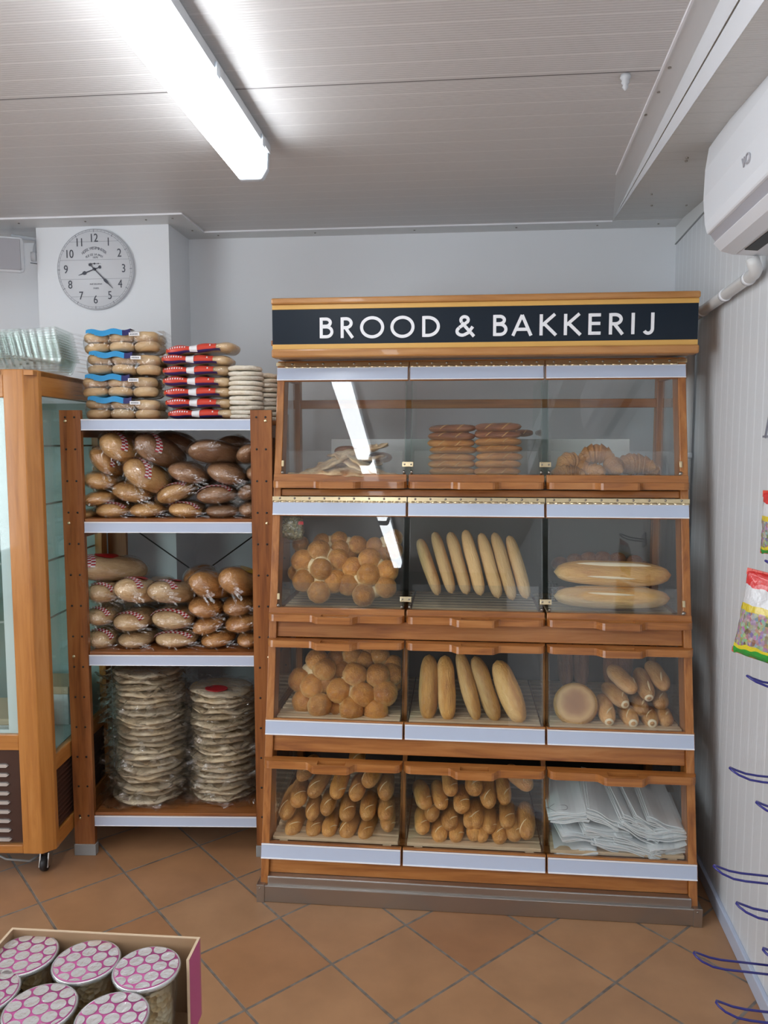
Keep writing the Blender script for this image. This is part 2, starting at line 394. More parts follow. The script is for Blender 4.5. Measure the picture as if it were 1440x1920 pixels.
# ceiling angle trims: flat flange with a raised rim, screws
def cflange(name, poly, rim, screws):
    b = MB().prism(poly, CZ-.003, CZ, 'z', 0)
    for (a, c) in rim:
        a = Vector((*a, 0)); c = Vector((*c, 0)); d = (c-a).normalized(); n = Vector((-d.y, d.x, 0))*.0025
        b.hexa([(a-n).to_tuple()[:2]+(CZ-.007,), (c-n).to_tuple()[:2]+(CZ-.007,), (c+n).to_tuple()[:2]+(CZ-.007,), (a+n).to_tuple()[:2]+(CZ-.007,),
                (a-n).to_tuple()[:2]+(CZ,), (c-n).to_tuple()[:2]+(CZ,), (c+n).to_tuple()[:2]+(CZ,), (a+n).to_tuple()[:2]+(CZ,)], 1)
    for s_ in screws: b.lathe([(.0045, CZ-.0055), (.004, CZ-.003)], (s_[0], s_[1], 0), 8, 2)
    return struct(b.build(name, ['trim_white', 'strip_edge', 'screw']))
cflange('trim_1', [(-1.26, 3.47), (.65, 3.47), (.95, 3.47), (.953, BY), (-1.26, BY)], [((-1.15, 3.47), (.652, 3.47))], [(x, 3.53) for x in (-1.1, -.65, -.2, .25, .6, .86)])
cflange('trim_2', [(-1.26, 3.19), (-1.148, 3.19), (-1.148, 3.47), (-1.26, 3.47)], [((-1.148, 3.19), (-1.148, 3.47))], [(-1.21, 3.25), (-1.19, 3.44)])
cflange('trim_3', [(-3.2, 3.19), (-1.26, 3.19), (-1.26, 3.335), (-3.2, 3.335)], [((-3.2, 3.19), (-1.148, 3.19))], [(-2.4, 3.26), (-1.9, 3.26), (-1.6, 3.26), (-1.33, 3.26)])
# angle at the top of the right wall
b = MB().box(-.004, 0, -2.2, 0, 2.475, CZ, 0)
b.box(-.006, 0, -2.2, 0, 2.471, 2.475, 1)
o = b.build('trim_4', ['trim_white', 'grey_plastic']); o.location = (.953, BY, 0); o.rotation_euler.z = WROT; struct(o)
# ceiling strip along the boxed-in soffit
p1 = PZ(1156, 325, CZ); p2 = PZ(1297, 0, CZ); q1 = PZ(1148.6, 414, CZ); q2 = PZ(1349, 0, CZ)
def ext(a, c, y): t_ = (y-a.y)/(c.y-a.y); return (a.x+(c.x-a.x)*t_, y)
pa = ext(p1, p2, .5); qa = ext(q1, q2, .5); pb = (p1.x, p1.y); qb = (q1.x, 3.47); pc = ext(p1, p2, 3.2)
cflange('trim_5', [pa, qa, qb, pb], [(pa, pb)], [(p.x, p.y) for p in (PZ(1256, 124, CZ), PZ(1211, 213, CZ), PZ(1235, 170, CZ))])
# soffit: hangs a little lower the nearer it comes to the viewer
xs = lambda y: qb[0]+(y-3.47)*(qb[0]-qa[0])/(3.47-.5)
def dz(y): return max(0.0, (3.47-y))*.084
b = MB()
ys = [3.47, 3.0, 2.5, 2.0, 1.5, 1.0, .5]
for a_, c_ in zip(ys[:-1], ys[1:]):
    for (k0, k1, ox, mi) in ((0, .52, 0, 0), (.55, 1.0, .002, 0)):
        b.add([(xs(a_)+ox-.0005, a_, CZ-dz(a_)*k1), (xs(c_)+ox-.0005, c_, CZ-dz(c_)*k1), (xs(c_)+ox-.0005, c_, CZ-dz(c_)*k0), (xs(a_)+ox-.0005, a_, CZ-dz(a_)*k0)], [(0, 1, 2, 3)], 3)
        b.hexa([(xs(a_)+ox, a_, CZ-dz(a_)*k1), (wx(a_), a_, CZ-dz(a_)*k1), (wx(c_), c_, CZ-dz(c_)*k1), (xs(c_)+ox, c_, CZ-dz(c_)*k1),
                (xs(a_)+ox, a_, CZ-dz(a_)*k0), (wx(a_), a_, CZ-dz(a_)*k0), (wx(c_), c_, CZ-dz(c_)*k0), (xs(c_)+ox, c_, CZ-dz(c_)*k0)], mi)
    b.hexa([(xs(a_)+.006, a_, CZ-dz(a_)*.56), (wx(a_), a_, CZ-dz(a_)*.56), (wx(c_), c_, CZ-dz(c_)*.56), (xs(c_)+.006, c_, CZ-dz(c_)*.56),
            (xs(a_)+.006, a_, CZ-dz(a_)*.51), (wx(a_), a_, CZ-dz(a_)*.51), (wx(c_), c_, CZ-dz(c_)*.51), (xs(c_)+.006, c_, CZ-dz(c_)*.51)], 2)
for px, py in ((1222, 353), (1222, 383), (1287, 383), (1290, 257), (1288, 265)):
    q = PZ(px, py, CZ-.02); b.lathe([(.004, CZ-dz(q.y)-.004), (.004, CZ-dz(q.y)+.001)], (q.x, q.y, 0), 8, 1)
struct(b.build('ceiling_soffit', ['soffit_panel', 'screw', 'dark', 'plastic_white']))
# skirting
o = MB().box(-.014, 0, -6, 0, 0, .055).build('baseboard_right', 'strip', bevel=.003); o.location = (.953, BY, 0); o.rotation_euler.z = WROT; struct(o)
struct(MB().box(-1.26, .94, BY-.012, BY, 0, .055).build('baseboard_back', 'strip'))

# ceiling plug with an eye screw
p = PZ(1173, 140, CZ)
o = MB().lathe([(.012, 0), (.014, -.008), (.009, -.014), (.011, -.02), (.006, -.026), (.008, -.031), (.002, -.04)][::-1], (0, 0, 0), 14).build('ceiling_anchor', 'lamp_grey')
o.location = (p.x, p.y, CZ); tag(o, 'small grey threaded anchor sticking down from the ceiling panels', 'ceiling anchor')

# ------------------------------------------------------------------ ceiling lamps
def lamp(x, y0, y1, label):
    t = thing('ceiling_lamp', label, 'lamp', (x, y0, CZ), group='long ceiling lamps')
    W = .052
    MB().prism([(-.045, -.05), (-.062, -.046), (-.062, -.02), (-.05, 0), (.05, 0), (.062, -.02), (.062, -.046), (.045, -.05)], .012, y1-y0-.012, 'y').build('housing', 'lamp_grey', t)
    MB().prism([(-.050, -.05), (-.0495, -.068), (-.036, -.122), (.036, -.122), (.0495, -.068), (.050, -.05)], .03, y1-y0-.03, 'y').build('diffuser', 'lamp_glow', t)
    for s_, a, c in (('end_cap', 0, .03), ('end_cap', y1-y0-.03, y1-y0)):
        MB().prism([(-.058, -.02), (-.055, -.095), (-.036, -.126), (.036, -.126), (.055, -.095), (.058, -.02)], a, c, 'y').build(s_, 'lamp_end', t, bevel=.006)
    n = 5
    for k in range(n):
        yy = .12+(y1-y0-.24)*k/(n-1)
        for s_ in (-1, 1):
            MB().box(s_*.064-.004, s_*.064+.004, yy-.014, yy+.014, -.062, -.03).build('clip', 'lamp_end', t, bevel=.002)
    return t
lamp(-.655, .47, 2.475, 'long glowing ceiling lamp running towards the back wall')
lamp(-.655, -1.05, .40, 'long glowing ceiling lamp above the viewer, mirrored in the display glass')
lamp(-.655, -2.9, -1.13, 'long glowing ceiling lamp behind the viewer, last of the row')
lamp(-2.55, .8, 2.4, 'added fill lamp out of view at the left side of the shop, front one')  # three lamps added out of view to brighten the room
lamp(-2.55, -1.0, .6, 'added fill lamp out of view at the left side of the shop, middle one')
lamp(-2.55, -2.9, -1.3, 'added fill lamp out of view at the left side of the shop, rear one')

# ================================================================== AIR CONDITIONER AND PIPE (right wall)
def walls(y, off=0, z=0): return Vector((wx(y)-off, y, z))
wp = wx(2.36)
t = thing('air_conditioner', 'white wall air conditioner high on the right wall', 'air conditioner', (wp, 2.36, 0), (0, 0, WROT))
pr = [(0, 2.47), (-.14, 2.47), (-.168, 2.462), (-.182, 2.44), (-.190, 2.38), (-.192, 2.30), (-.186, 2.230), (-.178, 2.199), (-.14, 2.199), (0, 2.199)]
MB().prism(pr, -.82, 0, 'y').build('casing', 'plastic_white', t, bevel=.006)
MB().prism([(-.14, 2.199), (-.170, 2.199), (-.148, 2.170), (-.12, 2.158), (0, 2.158), (0, 2.199)], -.815, -.006, 'y').build('recess', 'ac_grey', t)
MB().prism([(-.155, 2.178), (-.163, 2.172), (-.142, 2.150), (-.105, 2.138), (-.098, 2.140), (-.10, 2.148), (-.135, 2.162)], -.81, -.012, 'y').build('vane', 'plastic_white', t, bevel=.002)
MB().prism([(-.10, 2.152), (-.098, 2.141), (-.05, 2.136), (0, 2.136), (0, 2.16)], -.82, 0, 'y').build('underside', 'plastic_white', t, bevel=.003)
MB().prism([(-.092, 2.1415), (-.092, 2.138), (-.058, 2.1345), (-.055, 2.138)], -.76, -.07, 'y').build('outlet', 'dark', t)
e = MB(); e.tube([(-.1935+.0012*abs(math.cos(a)), -.405+.016*math.cos(a), 2.273+.011*math.sin(a)) for a in [2*PI*k/18 for k in range(18)]], .0018, 6, 0, True)
e.tube([(-.1935, -.385, 2.284), (-.1925, -.378, 2.262), (-.1935, -.368, 2.284)], .0018, 6)
e.build('emblem', 'ac_grey', t)
t = thing('drain_pipe', 'white drain pipe from the air conditioner along the right wall and down behind the display', 'pipe', (wx(2.36), 2.36, 0), (0, 0, WROT))
pts = [(-.05, .0, 2.13), (-.045, .0, 2.115), (-.035, .012, 2.10), (-.03, .04, 2.095), (-.028, .3, 2.09), (-.028, .72, 2.082), (-.028, .775, 2.075), (-.028, .79, 2.05), (-.028, .79, 1.5), (-.028, .79, .03)]
MB().tube(pts, .0185, 14).build('tube', 'trim_white', t)
for (c, d) in (((-.028, .10, 2.0935), (0, 1, 0)), ((-.028, .34, 2.089), (0, 1, 0)), ((-.028, .62, 2.0835), (0, 1, 0)), ((-.028, .79, 1.95), (0, 0, 1)), ((-.028, .79, 1.55), (0, 0, 1)), ((-.028, .79, 1.0), (0, 0, 1))):
    c = Vector(c); d = Vector(d)*.011
    MB().tube([c-d, c-d*.9, c+d*.9, c+d], [.0195, .0215, .0215, .0195], 14).build('clamp', 'plastic_white', t)

# serif letter on the right wall
t = thing('wall_lettering', 'grey capital letter on the white ribbed right wall', 'lettering', (wx(2.345), 2.345, 1.615), (0, 0, WROT))
b = MB()
def bar(b, p, q, w_, x0=-.004, x1=0, mi=0):
    p = Vector(p); q = Vector(q); d = (q-p).normalized(); n = Vector((-d.y, d.x))*w_/2
    b.prism([(p-n)[:], (q-n)[:], (q+n)[:], (p+n)[:]], x0, x1, 'x', mi)
bar(b, (-.012, 0), (-.075, .15), .008); bar(b, (-.075, .15), (-.135, 0), .02); bar(b, (-.035, .05), (-.115, .05), .008)
bar(b, (.006, .003), (-.032, .003), .006); bar(b, (-.105, .003), (-.155, .003), .006)
b.build('letter', 'clock_grey', t)

# ------------------------------------------------------------------ blue peg hooks and sweet bags
t0 = None
HK = [((1402, 1273), 2.0, 'top blue wire hook on the right wall, just under the candy bags'),
      ((1370, 1447), 2.0, 'long blue wire hook, second of the left column on the right wall'),
      ((1340, 1632), 2.0, 'long blue wire hook level with the bottom of the bread display'),
      ((1303, 1797), 2.0, 'longest blue wire hook, reaching over the tiled floor'),
      ((1420, 1512), 1.85, 'short blue wire hook, cut by the photo edge below the second long hook'),
      ((1383, 1703), 1.85, 'blue wire hook just below the display-bottom hook, near the skirting'),
      ((1433, 1790), 1.72, 'blue hook tip just showing at the right edge near the skirting'),
      ((1345, 1890), 1.85, 'lowest blue wire hook, at the bottom right corner')]
def hook(name, tip, y, label):
    xw = wx(y)
    Lh = xw-tip.x
    t = thing('wire_hook', label, 'hook', (xw, y, tip.z), (0, 0, WROT), 'blue wire hooks on the right wall')
    hw = .019
    pts = [(-.004, -hw, -.022), (-Lh+.075, -hw, -.018), (-Lh+.045, -hw, -.014), (-Lh+.018, -hw*.85, -.004), (-Lh+.004, -hw*.5, .004),
           (-Lh, 0, .006), (-Lh+.004, hw*.5, .004), (-Lh+.018, hw*.85, -.004), (-Lh+.045, hw, -.014), (-Lh+.075, hw, -.018), (-.004, hw, -.022)]
    MB().tube(pts, .0031, 8).build('wire', 'hook_blue', t)
    MB().box(-.006, 0, -.03, .03, -.05, .01).build('back_plate', 'hook_blue', t, bevel=.002)
    return t
for (px, y, lb) in HK: hook('h', P(px[0], px[1], y), y, lb)
# candy bags
def candymat(name, seed, sky):
    m = mat(name, (.5, .5, .5), .25, coat=.5)
    t = N(m, 'ShaderNodeTexCoord'); s = N(m, 'ShaderNodeSeparateXYZ'); L(m, t.outputs['Generated'], s.inputs[0])
    nz = N(m, 'ShaderNodeTexNoise', Scale=3.0, Detail=1.0); L(m, t.outputs['Generated'], nz.inputs['Vector'])
    h = math_(m, 'ADD', s.outputs[2], math_(m, 'MULTIPLY', math_(m, 'SUBTRACT', nz.outputs[0], .5), .12))
    r = ramp(m, h, [(0, (.03, .35, .05)), (.10, (.72, .62, .04)), (.15, (.45, .35, .2)), (.53, (.62, .48, .03)), (.62, (.58, .58, .60)), (.82, (.60, .03, .03))], 'CONSTANT')
    vo = N(m, 'ShaderNodeTexVoronoi', Scale=20.0+seed); L(m, t.outputs['Generated'], vo.inputs['Vector'])
    hs = N(m, 'ShaderNodeHueSaturation', Saturation=.8, Value=.5); L(m, vo.outputs['Color'], hs.inputs['Color'])
    inside = math_(m, 'MULTIPLY', math_(m, 'GREATER_THAN', h, .15), math_(m, 'LESS_THAN', h, .53))
    mx = N(m, 'ShaderNodeMixRGB'); L(m, math_(m, 'MULTIPLY', inside, .75), mx.inputs[0]); L(m, r.outputs[0], mx.inputs[1]); L(m, hs.outputs[0], mx.inputs[2]); L(m, mx.outputs[0], base(m))
    n2 = N(m, 'ShaderNodeTexNoise', Scale=8.0, Detail=3.0); L(m, t.outputs['Generated'], n2.inputs['Vector']); bump(m, n2.outputs[0], .6, .01)
candymat('candy_a', 0, 0); candymat('candy_b', 2, 0)
def candybag(mt, W, H, loc, rot, label):
    t = thing('candy_bag', label, 'candy bag', loc, rot, 'candy bags hanging on the right wall')
    nu, nv = 14, 20
    for side in (1,):
        rings = []
        for j in range(nv+1):
            v = j/nv; pin = math.sin(PI*v)**.5 if 0 < v < 1 else 0
            ring = []
            for i in range(2*nu):
                a = 2*PI*i/(2*nu); x = math.cos(a); y_ = math.sin(a)
                ww = W/2*(1-.08*pin)
                th = .022*pin+.0015
                ring.append((x*ww+.004*nz3(v*6, i*.7, 0), (abs(y_)**.8)*(1 if y_ > 0 else -1)*th*(1+.3*nz3(x*2, v*5, 3)), -H*v+.006*nz3(x*5, v*3, 1)))
            rings.append(ring)
        MB().rings(rings, 0, True).build('pouch', mt, t)
    b = MB()
    for z in (0.0, -H):
        for k in range(10):
            x0 = -W/2+W*k/10; b.box(x0, x0+W/10*.93, -.0015, .0015, z-(.012 if z == 0 else .0), z+(.012 if z else .004))
    b.build('crimped_seal', 'pack_red', t)
    return t
for (px, y, lb, mt, rz, tl) in (((1432, 1080), 1.92, 'green, yellow and red candy bag hanging tilted at the right edge', 'candy_a', -42, 8),
                               ((1452, 925), 1.9, 'upper candy bag with a green bottom, only its edge in the picture', 'candy_b', -60, 0)):
    p = P(px[0]+20, px[1], y)
    candybag(mt, .13 if mt == 'candy_a' else .12, .215 if mt == 'candy_a' else .15, p, (0, R(tl), R(rz)), lb)
    hook('h', Vector((p.x-.02, y, p.z+.03)), y, 'blue wire hook holding the '+('tilted' if mt == 'candy_a' else 'upper')+' candy bag')

# ================================================================== BREAD DISPLAY
XL, XR = -.680, .814
DV = [-.680, -.180, .314, .814]
DY1 = 3.19
disp = thing('bread_display', 'tall leaning wooden bread display with twelve glass-fronted bins and a black sign on top', 'display cabinet', (0, 2.505, 0))
O_ = (0, 2.505, 0)
def dpart(b, name, mats, bevel=0.0, parent=disp): return b.build(name, mats, parent, O_, bevel)
def leanbox(b, x0, x1, z0, z1, f, k, mi=0):
    """box whose front and back follow the lean of the display: f in front of / k behind the lean plane"""
    return b.hexa([(x0, leany(z0)-f, z0), (x1, leany(z0)-f, z0), (x1, leany(z0)+k, z0), (x0, leany(z0)+k, z0),
                   (x0, leany(z1)-f, z1), (x1, leany(z1)-f, z1), (x1, leany(z1)+k, z1), (x0, leany(z1)+k, z1)], mi)
for x0, x1 in ((XL+.004, XL+.032), (XR-.032, XR-.004)):
    dpart(leanbox(MB(), x0, x1, .055, 1.905, 0, .075), 'front_post', 'pine_z', .003)
    dpart(MB().box(x0, x1, DY1-.045, DY1, 0.0, 1.905), 'rear_post', 'pine_z', .003)
for z in (.09, .55, .95, 1.43, 1.87):
    for x0, x1 in ((XL+.006, XL+.030), (XR-.030, XR-.006)):
        dpart(MB().box(x0, x1, leany(z)+.075, DY1-.045, z-.03, z+.03), 'side_rail', 'pine_y', .002)
for x0, x1 in ((XL+.015, XL+.021), (XR-.021, XR-.015)):
    b = MB(); b.prism([(leany(.1)+.07, .1), (DY1-.03, .1), (DY1-.03, 1.87), (leany(1.87)+.07, 1.87)], x0, x1, 'x')
    dpart(b, 'side_glass', 'glass')
# rails across the front
for z0, z1, k in ((1.405, 1.430, .008), (.898, .958, .012), (.502, .560, .012), (.092, .148, .012)):
    dpart(leanbox(MB(), XL+.032, XR-.032, z0, z1, -k, k+.03), 'front_rail', 'pine_x', .003)
dpart(leanbox(MB(), XL+.032, XR-.032, 1.882, 1.905, -.004, .05), 'top_rail', 'pine_x', .002)
for z in (1.74, 1.30, .83, .42):
    dpart(MB().box(XL+.03, XR-.03, DY1-.03, DY1-.008, z, z+.035), 'rear_rail', 'pine_x', .002)
# steel kick plate
dpart(MB().box(XL-.003, XR+.003, 2.503, 2.53, 0, .060), 'kick_plate', 'steel', .003)
dpart(MB().hexa([(XL+.03, 2.512, .058), (XR-.026, 2.512, .058), (XR-.026, 2.56, .058), (XL+.03, 2.56, .058),
                 (XL+.03, 2.514, .088), (XR-.026, 2.514, .088), (XR-.026, 2.56, .096), (XL+.03, 2.56, .096)]), 'kick_step', 'steel', .003)
for s_, x0, x1 in ((0, XL-.006, XL+.022), (1, XR-.022, XR+.006)):
    dpart(MB().box(x0, x1, 2.4985, 2.56, 0, .064).lathe([(.004, 0), (.003, .002)], (x0+.012, 2.4985, .052), 8, 1, M=Matrix.Rotation(R(90), 3, 'X')), 'corner_foot', ['steel', 'screw'], .002)
# sign
sy = 2.79
sign = dpart(MB().box(XL+.006, XR+.008, sy+.012, DY1-.1, 1.912, 2.115), 'sign_box', 'sign_wood', .003)
dpart(MB().box(XL+.006, XR+.009, sy, sy+.02, 1.956, 2.080), 'sign_panel', 'sign_black', .0, sign).parent = sign
for z0, z1, f in ((2.080, 2.097, .002), (1.938, 1.956, .002)):
    dpart(MB().box(XL+.006, XR+.010, sy-f, sy+.02, z0, z1), 'gold_strip', 'sign_gold', .001, sign)
for z0, z1, f in ((2.097, 2.120, .012), (1.908, 1.938, .014)):
    dpart(MB().box(XL+.004, XR+.013, sy-f, sy+.05, z0, z1), 'moulding', 'sign_wood', .006, sign)
dpart(MB().box(XL-.012, XL+.012, sy+.05, sy+.085, 1.958, 1.978), 'sign_batten', 'pine_x', .003, sign)
# letters in thick geometric strokes
def letter_strokes(ch):
    def arc(cx, cy, rx, ry, a0, a1, n=18): return [(cx+rx*math.cos(R(a0+(a1-a0)*k/n)), cy+ry*math.sin(R(a0+(a1-a0)*k/n))) for k in range(n+1)]
    h = .07
    if ch == 'B': return [[(h, 0), (h, 1)], [(h, 1-h), (.28, 1-h)]+arc(.28, .755, .20, .175, 90, -90)+[(h, .58)], [(h, .55), (.30, .55)]+arc(.30, .31, .25, .24, 90, -90)+[(h, h)]]
    if ch == 'R': return [[(h, 0), (h, 1)], [(h, 1-h), (.25, 1-h)]+arc(.25, .715, .24, .215, 90, -90)+[(h, .5)], [(.22, .5), (.56, 0)]]
    if ch == 'O': return [arc(.5, .5, .46, .46, 0, 360, 40)]
    if ch == 'D': return [[(h, 0), (h, 1)], [(h, 1-h), (.25, 1-h)]+arc(.25, .5, .47, .43, 90, -90, 24)+[(h, h)]]
    if ch == 'A': return [[(.05, 0), (.47, .98)], [(.47, .98), (.89, 0)], [(.2, .3), (.74, .3)]]
    if ch == 'K': return [[(h, 0), (h, 1)], [(.68, 1), (.12, .48)], [(.2, .56), (.74, 0)]]
    if ch == 'E': return [[(h, 0), (h, 1)], [(h, 1-h), (.54, 1-h)], [(h, .53), (.52, .53)], [(h, h), (.54, h)]]
    if ch == 'I': return [[(h, 0), (h, 1)]]
    if ch == 'J': return [[(.40, 1), (.40, .28)]+arc(.21, .26, .19, .22, 0, -150, 12)]
    if ch == '&': return [[(.86, 0), (.31, .66)], arc(.43, .785, .165, .155, 222, -50, 20), [(.53, .665), (.20, .43)], arc(.33, .25, .235, .19, 125, 290, 18), [(.41, .07), (.60, .17), (.80, .46)]]
def letters(parent):
    specs = [('B', 599, 622, .55), ('R', 638.5, 661, .56), ('O', 676, 719, 1), ('O', 733, 776, 1), ('D', 791.5, 823.6, .76), ('&', 853, 890.6, .9),
             ('B', 924.5, 948.7, .55), ('A', 960, 998, .94), ('K', 1012, 1043, .74), ('K', 1057.6, 1089, .74), ('E', 1103.6, 1127.5, .56), ('R', 1142, 1168, .56), ('I', 1183.6, 1191, .14), ('J', 1207, 1227, .47)]
    z0, z1 = 1.9765, 2.0495; H = z1-z0; th = .0110
    for ch, a, c, wn_ in specs:
        xa = P(a, 610, 2.785).x; xb = P(c, 610, 2.785).x; b = MB()
        for si, st in enumerate(letter_strokes(ch)):
            pts = [Vector((xa+(xb-xa)*x/wn_, z0+H*z)) for x, z in st]
            n = len(pts); vs = []; closed = (pts[0]-pts[-1]).length < 1e-4
            for i, p in enumerate(pts):
                d1 = (pts[i]-pts[i-1]) if i else (pts[-1]-pts[-2] if closed else pts[1]-pts[0])
                d2 = (pts[i+1]-pts[i]) if i < n-1 else (pts[1]-pts[0] if closed else d1)
                if d1.length < 1e-6: d1 = d2
                if d2.length < 1e-6: d2 = d1
                d1 = d1.normalized(); d2 = d2.normalized(); t_ = d1+d2
                if t_.length < .2: t_ = d2.copy()
                t_.normalize(); nn = Vector((-t_.y, t_.x)); k = th/2/max(.6, nn.dot(Vector((-d1.y, d1.x))))
                l, r = p+nn*k, p-nn*k
                yo = sy-.0022-.0003*si; vs.append([(l.x, yo, l.y), (r.x, yo, r.y), (r.x, sy+.001, r.y), (l.x, sy+.001, l.y)])
            b.rings(vs, 0, False, True)
        dpart(b, 'sign_letter', 'letter_white', 0, parent)
letters(sign)
# piano hinges
def hinge(z, x0, x1, parent=disp, dark=False):
    b = MB(); leanbox(b, x0, x1, z-.009, z+.009, .003, .004, 0)
    n = max(3, int((x1-x0)/.052))
    for k in range(n):
        x = x0+(x1-x0)*(k+.5)/n; b.lathe([(.0045, 0), (.003, .0035)], (x, leany(z)-.003, z+.003), 8, 1, M=Matrix.Rotation(R(90), 3, 'X'))
    c = MB()
    for k in range(2*n): 
        xa = x0+(x1-x0)*k/(2*n); b.tube([(xa+.002, leany(z-.009)-.004, z-.009), (xa+(x1-x0)/(2*n)-.002, leany(z-.009)-.004, z-.009)], .004, 6, 0)
    dpart(b, 'piano_hinge', ['brass', 'screw'], 0, parent)
# doors
def handle_board(b, x0, x1, z0, z1, back=.02, f=.034, bump_=.030, slot=True):
    xc = (x0+x1)/2; n = 60; cols = []
    for k in range(n+1):
        x = x0+(x1-x0)*k/n; d = abs(x-xc); e = min(x-x0, x1-x)
        if d < .058: yf = f+bump_
        elif d < .088: q = (.088-d)/.03; yf = f+bump_*(3*q*q-2*q**3)
        else: yf = f
        rc = .028
        if e < rc: yf = yf-rc+math.sqrt(max(0, rc*rc-(rc-e)**2))
        cols.append((x, max(yf, .0)))
    zc = (z0+z1)/2
    for k in range(n):
        (xa, ya), (xb, yb) = cols[k], cols[k+1]
        segs = [(-back, ya, -back, yb)]
        if slot and abs((xa+xb)/2-xc) < .048: segs = [(-back, .016, -back, .016), (.046, ya, .046, yb)]
        for (a0, a1, c0, c1) in segs:
            b.hexa([(xa, leany(zc)-a1, z0), (xb, leany(zc)-c1, z0), (xb, leany(zc)-c0, z0), (xa, leany(zc)-a0, z0),
                    (xa, leany(zc)-a1+.003, z1), (xb, leany(zc)-c1+.003, z1), (xb, leany(zc)-c0, z1), (xa, leany(zc)-a0, z1)])
    return b
PANES = [(1.485, 1.832), (1.005, 1.336), (.610, .872), (.200, .458)]
STR = [(1.832, 1.880), (1.336, 1.384), (.562, .612), (.145, .194)]
HB = [(1.436, 1.460), (.962, .986), (.872, .896), (.458, .484)]
for r in range(4):
    for c in range(3):
        x0, x1 = DV[c]+.002, DV[c+1]-.002
        xi0 = x0+(.030 if c == 0 else .008); xi1 = x1-(.030 if c == 2 else .008)
        pz0, pz1 = PANES[r]
        door = dpart(leanbox(MB(), xi0, xi1, pz0-.005, pz1+.01, -.004, .008), 'door', 'glass')
        if r < 2:
            b = MB(); leanbox(b, x0+.002, x1-.002, HB[r][1]-.002, pz0, .004, .014)
            dpart(b, 'bottom_rail', 'pine_x', .002, door)
        s0, s1 = STR[r]
        b = MB(); leanbox(b, x0, x1, s0-.004, s1+.004, -.002, .014)
        dpart(b, 'strip_backing', 'pine_x', .001, door)
        b = MB(); leanbox(b, x0+.002, x1-.003, s0, s1, .004, 0, 0); leanbox(b, x0+.002, x1-.003, s1-.0035, s1, .006, -.002, 1); leanbox(b, x0+.002, x1-.003, s0, s0+.004, .007, -.002, 1)
        dpart(b, 'label_strip', ['strip', 'strip_edge'], .001, door)
        dpart(handle_board(MB(), x0+.001, x1-.001, HB[r][0], HB[r][1], back=(.012 if r < 2 else .014)), 'handle', 'pine_x', 0, door)
        if r == 0: hinge(1.890, x0+.03 if c == 0 else x0, x1-.03 if c == 2 else x1, door)
        if r == 1: hinge(1.394, x0, x1, door)
        # slatted tray floor
        fz = (1.470, .990, .618, .208)[r]; b = MB(); k = 0
        yf = leany(fz)+.022
        while yf+.03 < DY1-.03: b.box(xi0+.006, xi1-.006, yf, yf+.032, fz-.012, fz); yf += .048
        for xx in (xi0+.03, xi1-.06): b.box(xx, xx+.03, leany(fz)+.022, DY1-.03, fz-.026, fz-.012)
        dpart(b, 'slatted_tray', 'pale_slat', .0015)
        # low clear lip with brackets
        if r < 2:
            lipz = pz0+.085
            dpart(leanbox(MB(), xi0+.012, xi1-.012, pz0+.004, lipz, -.022, .025), 'front_lip', 'glass_lip')
for c in (1, 2):
    for r in range(4):
        pz0, pz1 = PANES[r]
        for s_ in (-1, 1):
            x = DV[c]+s_*.011
            b = MB(); b.prism([(leany(pz0)+.012, pz0), (DY1-.03, pz0), (DY1-.03, pz1), (leany(pz1)+.012, pz1)], x-.0025, x+.0025, 'x')
            dpart(b, 'divider_glass', 'glass_green')
        if r > 1: dpart(leanbox(MB(), DV[c]-.008, DV[c]+.008, pz0-.03, pz1+.03, -.10, .13), 'mullion', 'pine_z', .001)
        if r < 2:
            b = MB(); leanbox(b, DV[c]-.020, DV[c]+.020, pz0+.028, pz0+.046, .004, .0, 0)
            for s_ in (-.012, .012): b.lathe([(.004, 0), (.003, .003)], (DV[c]+s_, leany(pz0+.037)-.004, pz0+.037), 8, 1, M=Matrix.Rotation(R(90), 3, 'X'))
            dpart(b, 'bracket', ['brass', 'screw'], .001)
            for s_ in (-.014, .014): dpart(MB().tube([(DV[c]+s_, leany(pz0)-.001, pz0+.012), (DV[c]+s_, leany(pz0)+.02, pz0-.004)], .005, 8), 'bracket_screw', 'screw')
for r in (0, 1):
    pz0 = PANES[r][0]
    for x in (XL+.036, XR-.030):
        dpart(leanbox(MB(), x-.004, x+.005, pz0+.028, pz0+.050, .005, .0), 'bracket', 'brass', .001)
        dpart(MB().tube([(x, leany(pz0)-.002, pz0+.010), (x, leany(pz0)+.015, pz0-.006)], .006, 8), 'bracket_screw', 'screw')
for (x, z) in ((XL, 1.892), (XR-.0, 1.892)):
    dpart(leanbox(MB(), x-.0 if x < 0 else x-.034, x+.034 if x < 0 else x, z-.006, z+.008, .004, 0), 'corner_plate', 'brass', .001)
# shelf boards added to block light from above; dark panels standing in for shade
for fz in (.990, .618, .208):
    dpart(MB().box(XL+.032, XR-.032, leany(fz)+.06, DY1-.012, fz-.036, fz-.027), 'shelf_board', 'pine_x', .001)
dpart(MB().box(XL+.03, XR-.03, leany(1.47)+.06, DY1-.012, 1.434, 1.443), 'shelf_board', 'pine_x', .001)
dpart(MB().box(XL+.03, XR-.03, DY1-.007, DY1-.002, .96, 1.43), 'shade_panel', 'panel_grey')
dpart(MB().box(XL+.03, XR-.03, DY1-.007, DY1-.002, .09, .955), 'shade_panel', 'panel_shade')
# white back board of the top bins and their low upstand
dpart(MB().box(XL+.16, XR-.13, DY1-.034, DY1-.03, 1.47, 1.615), 'rear_board', 'trim_white', .001)

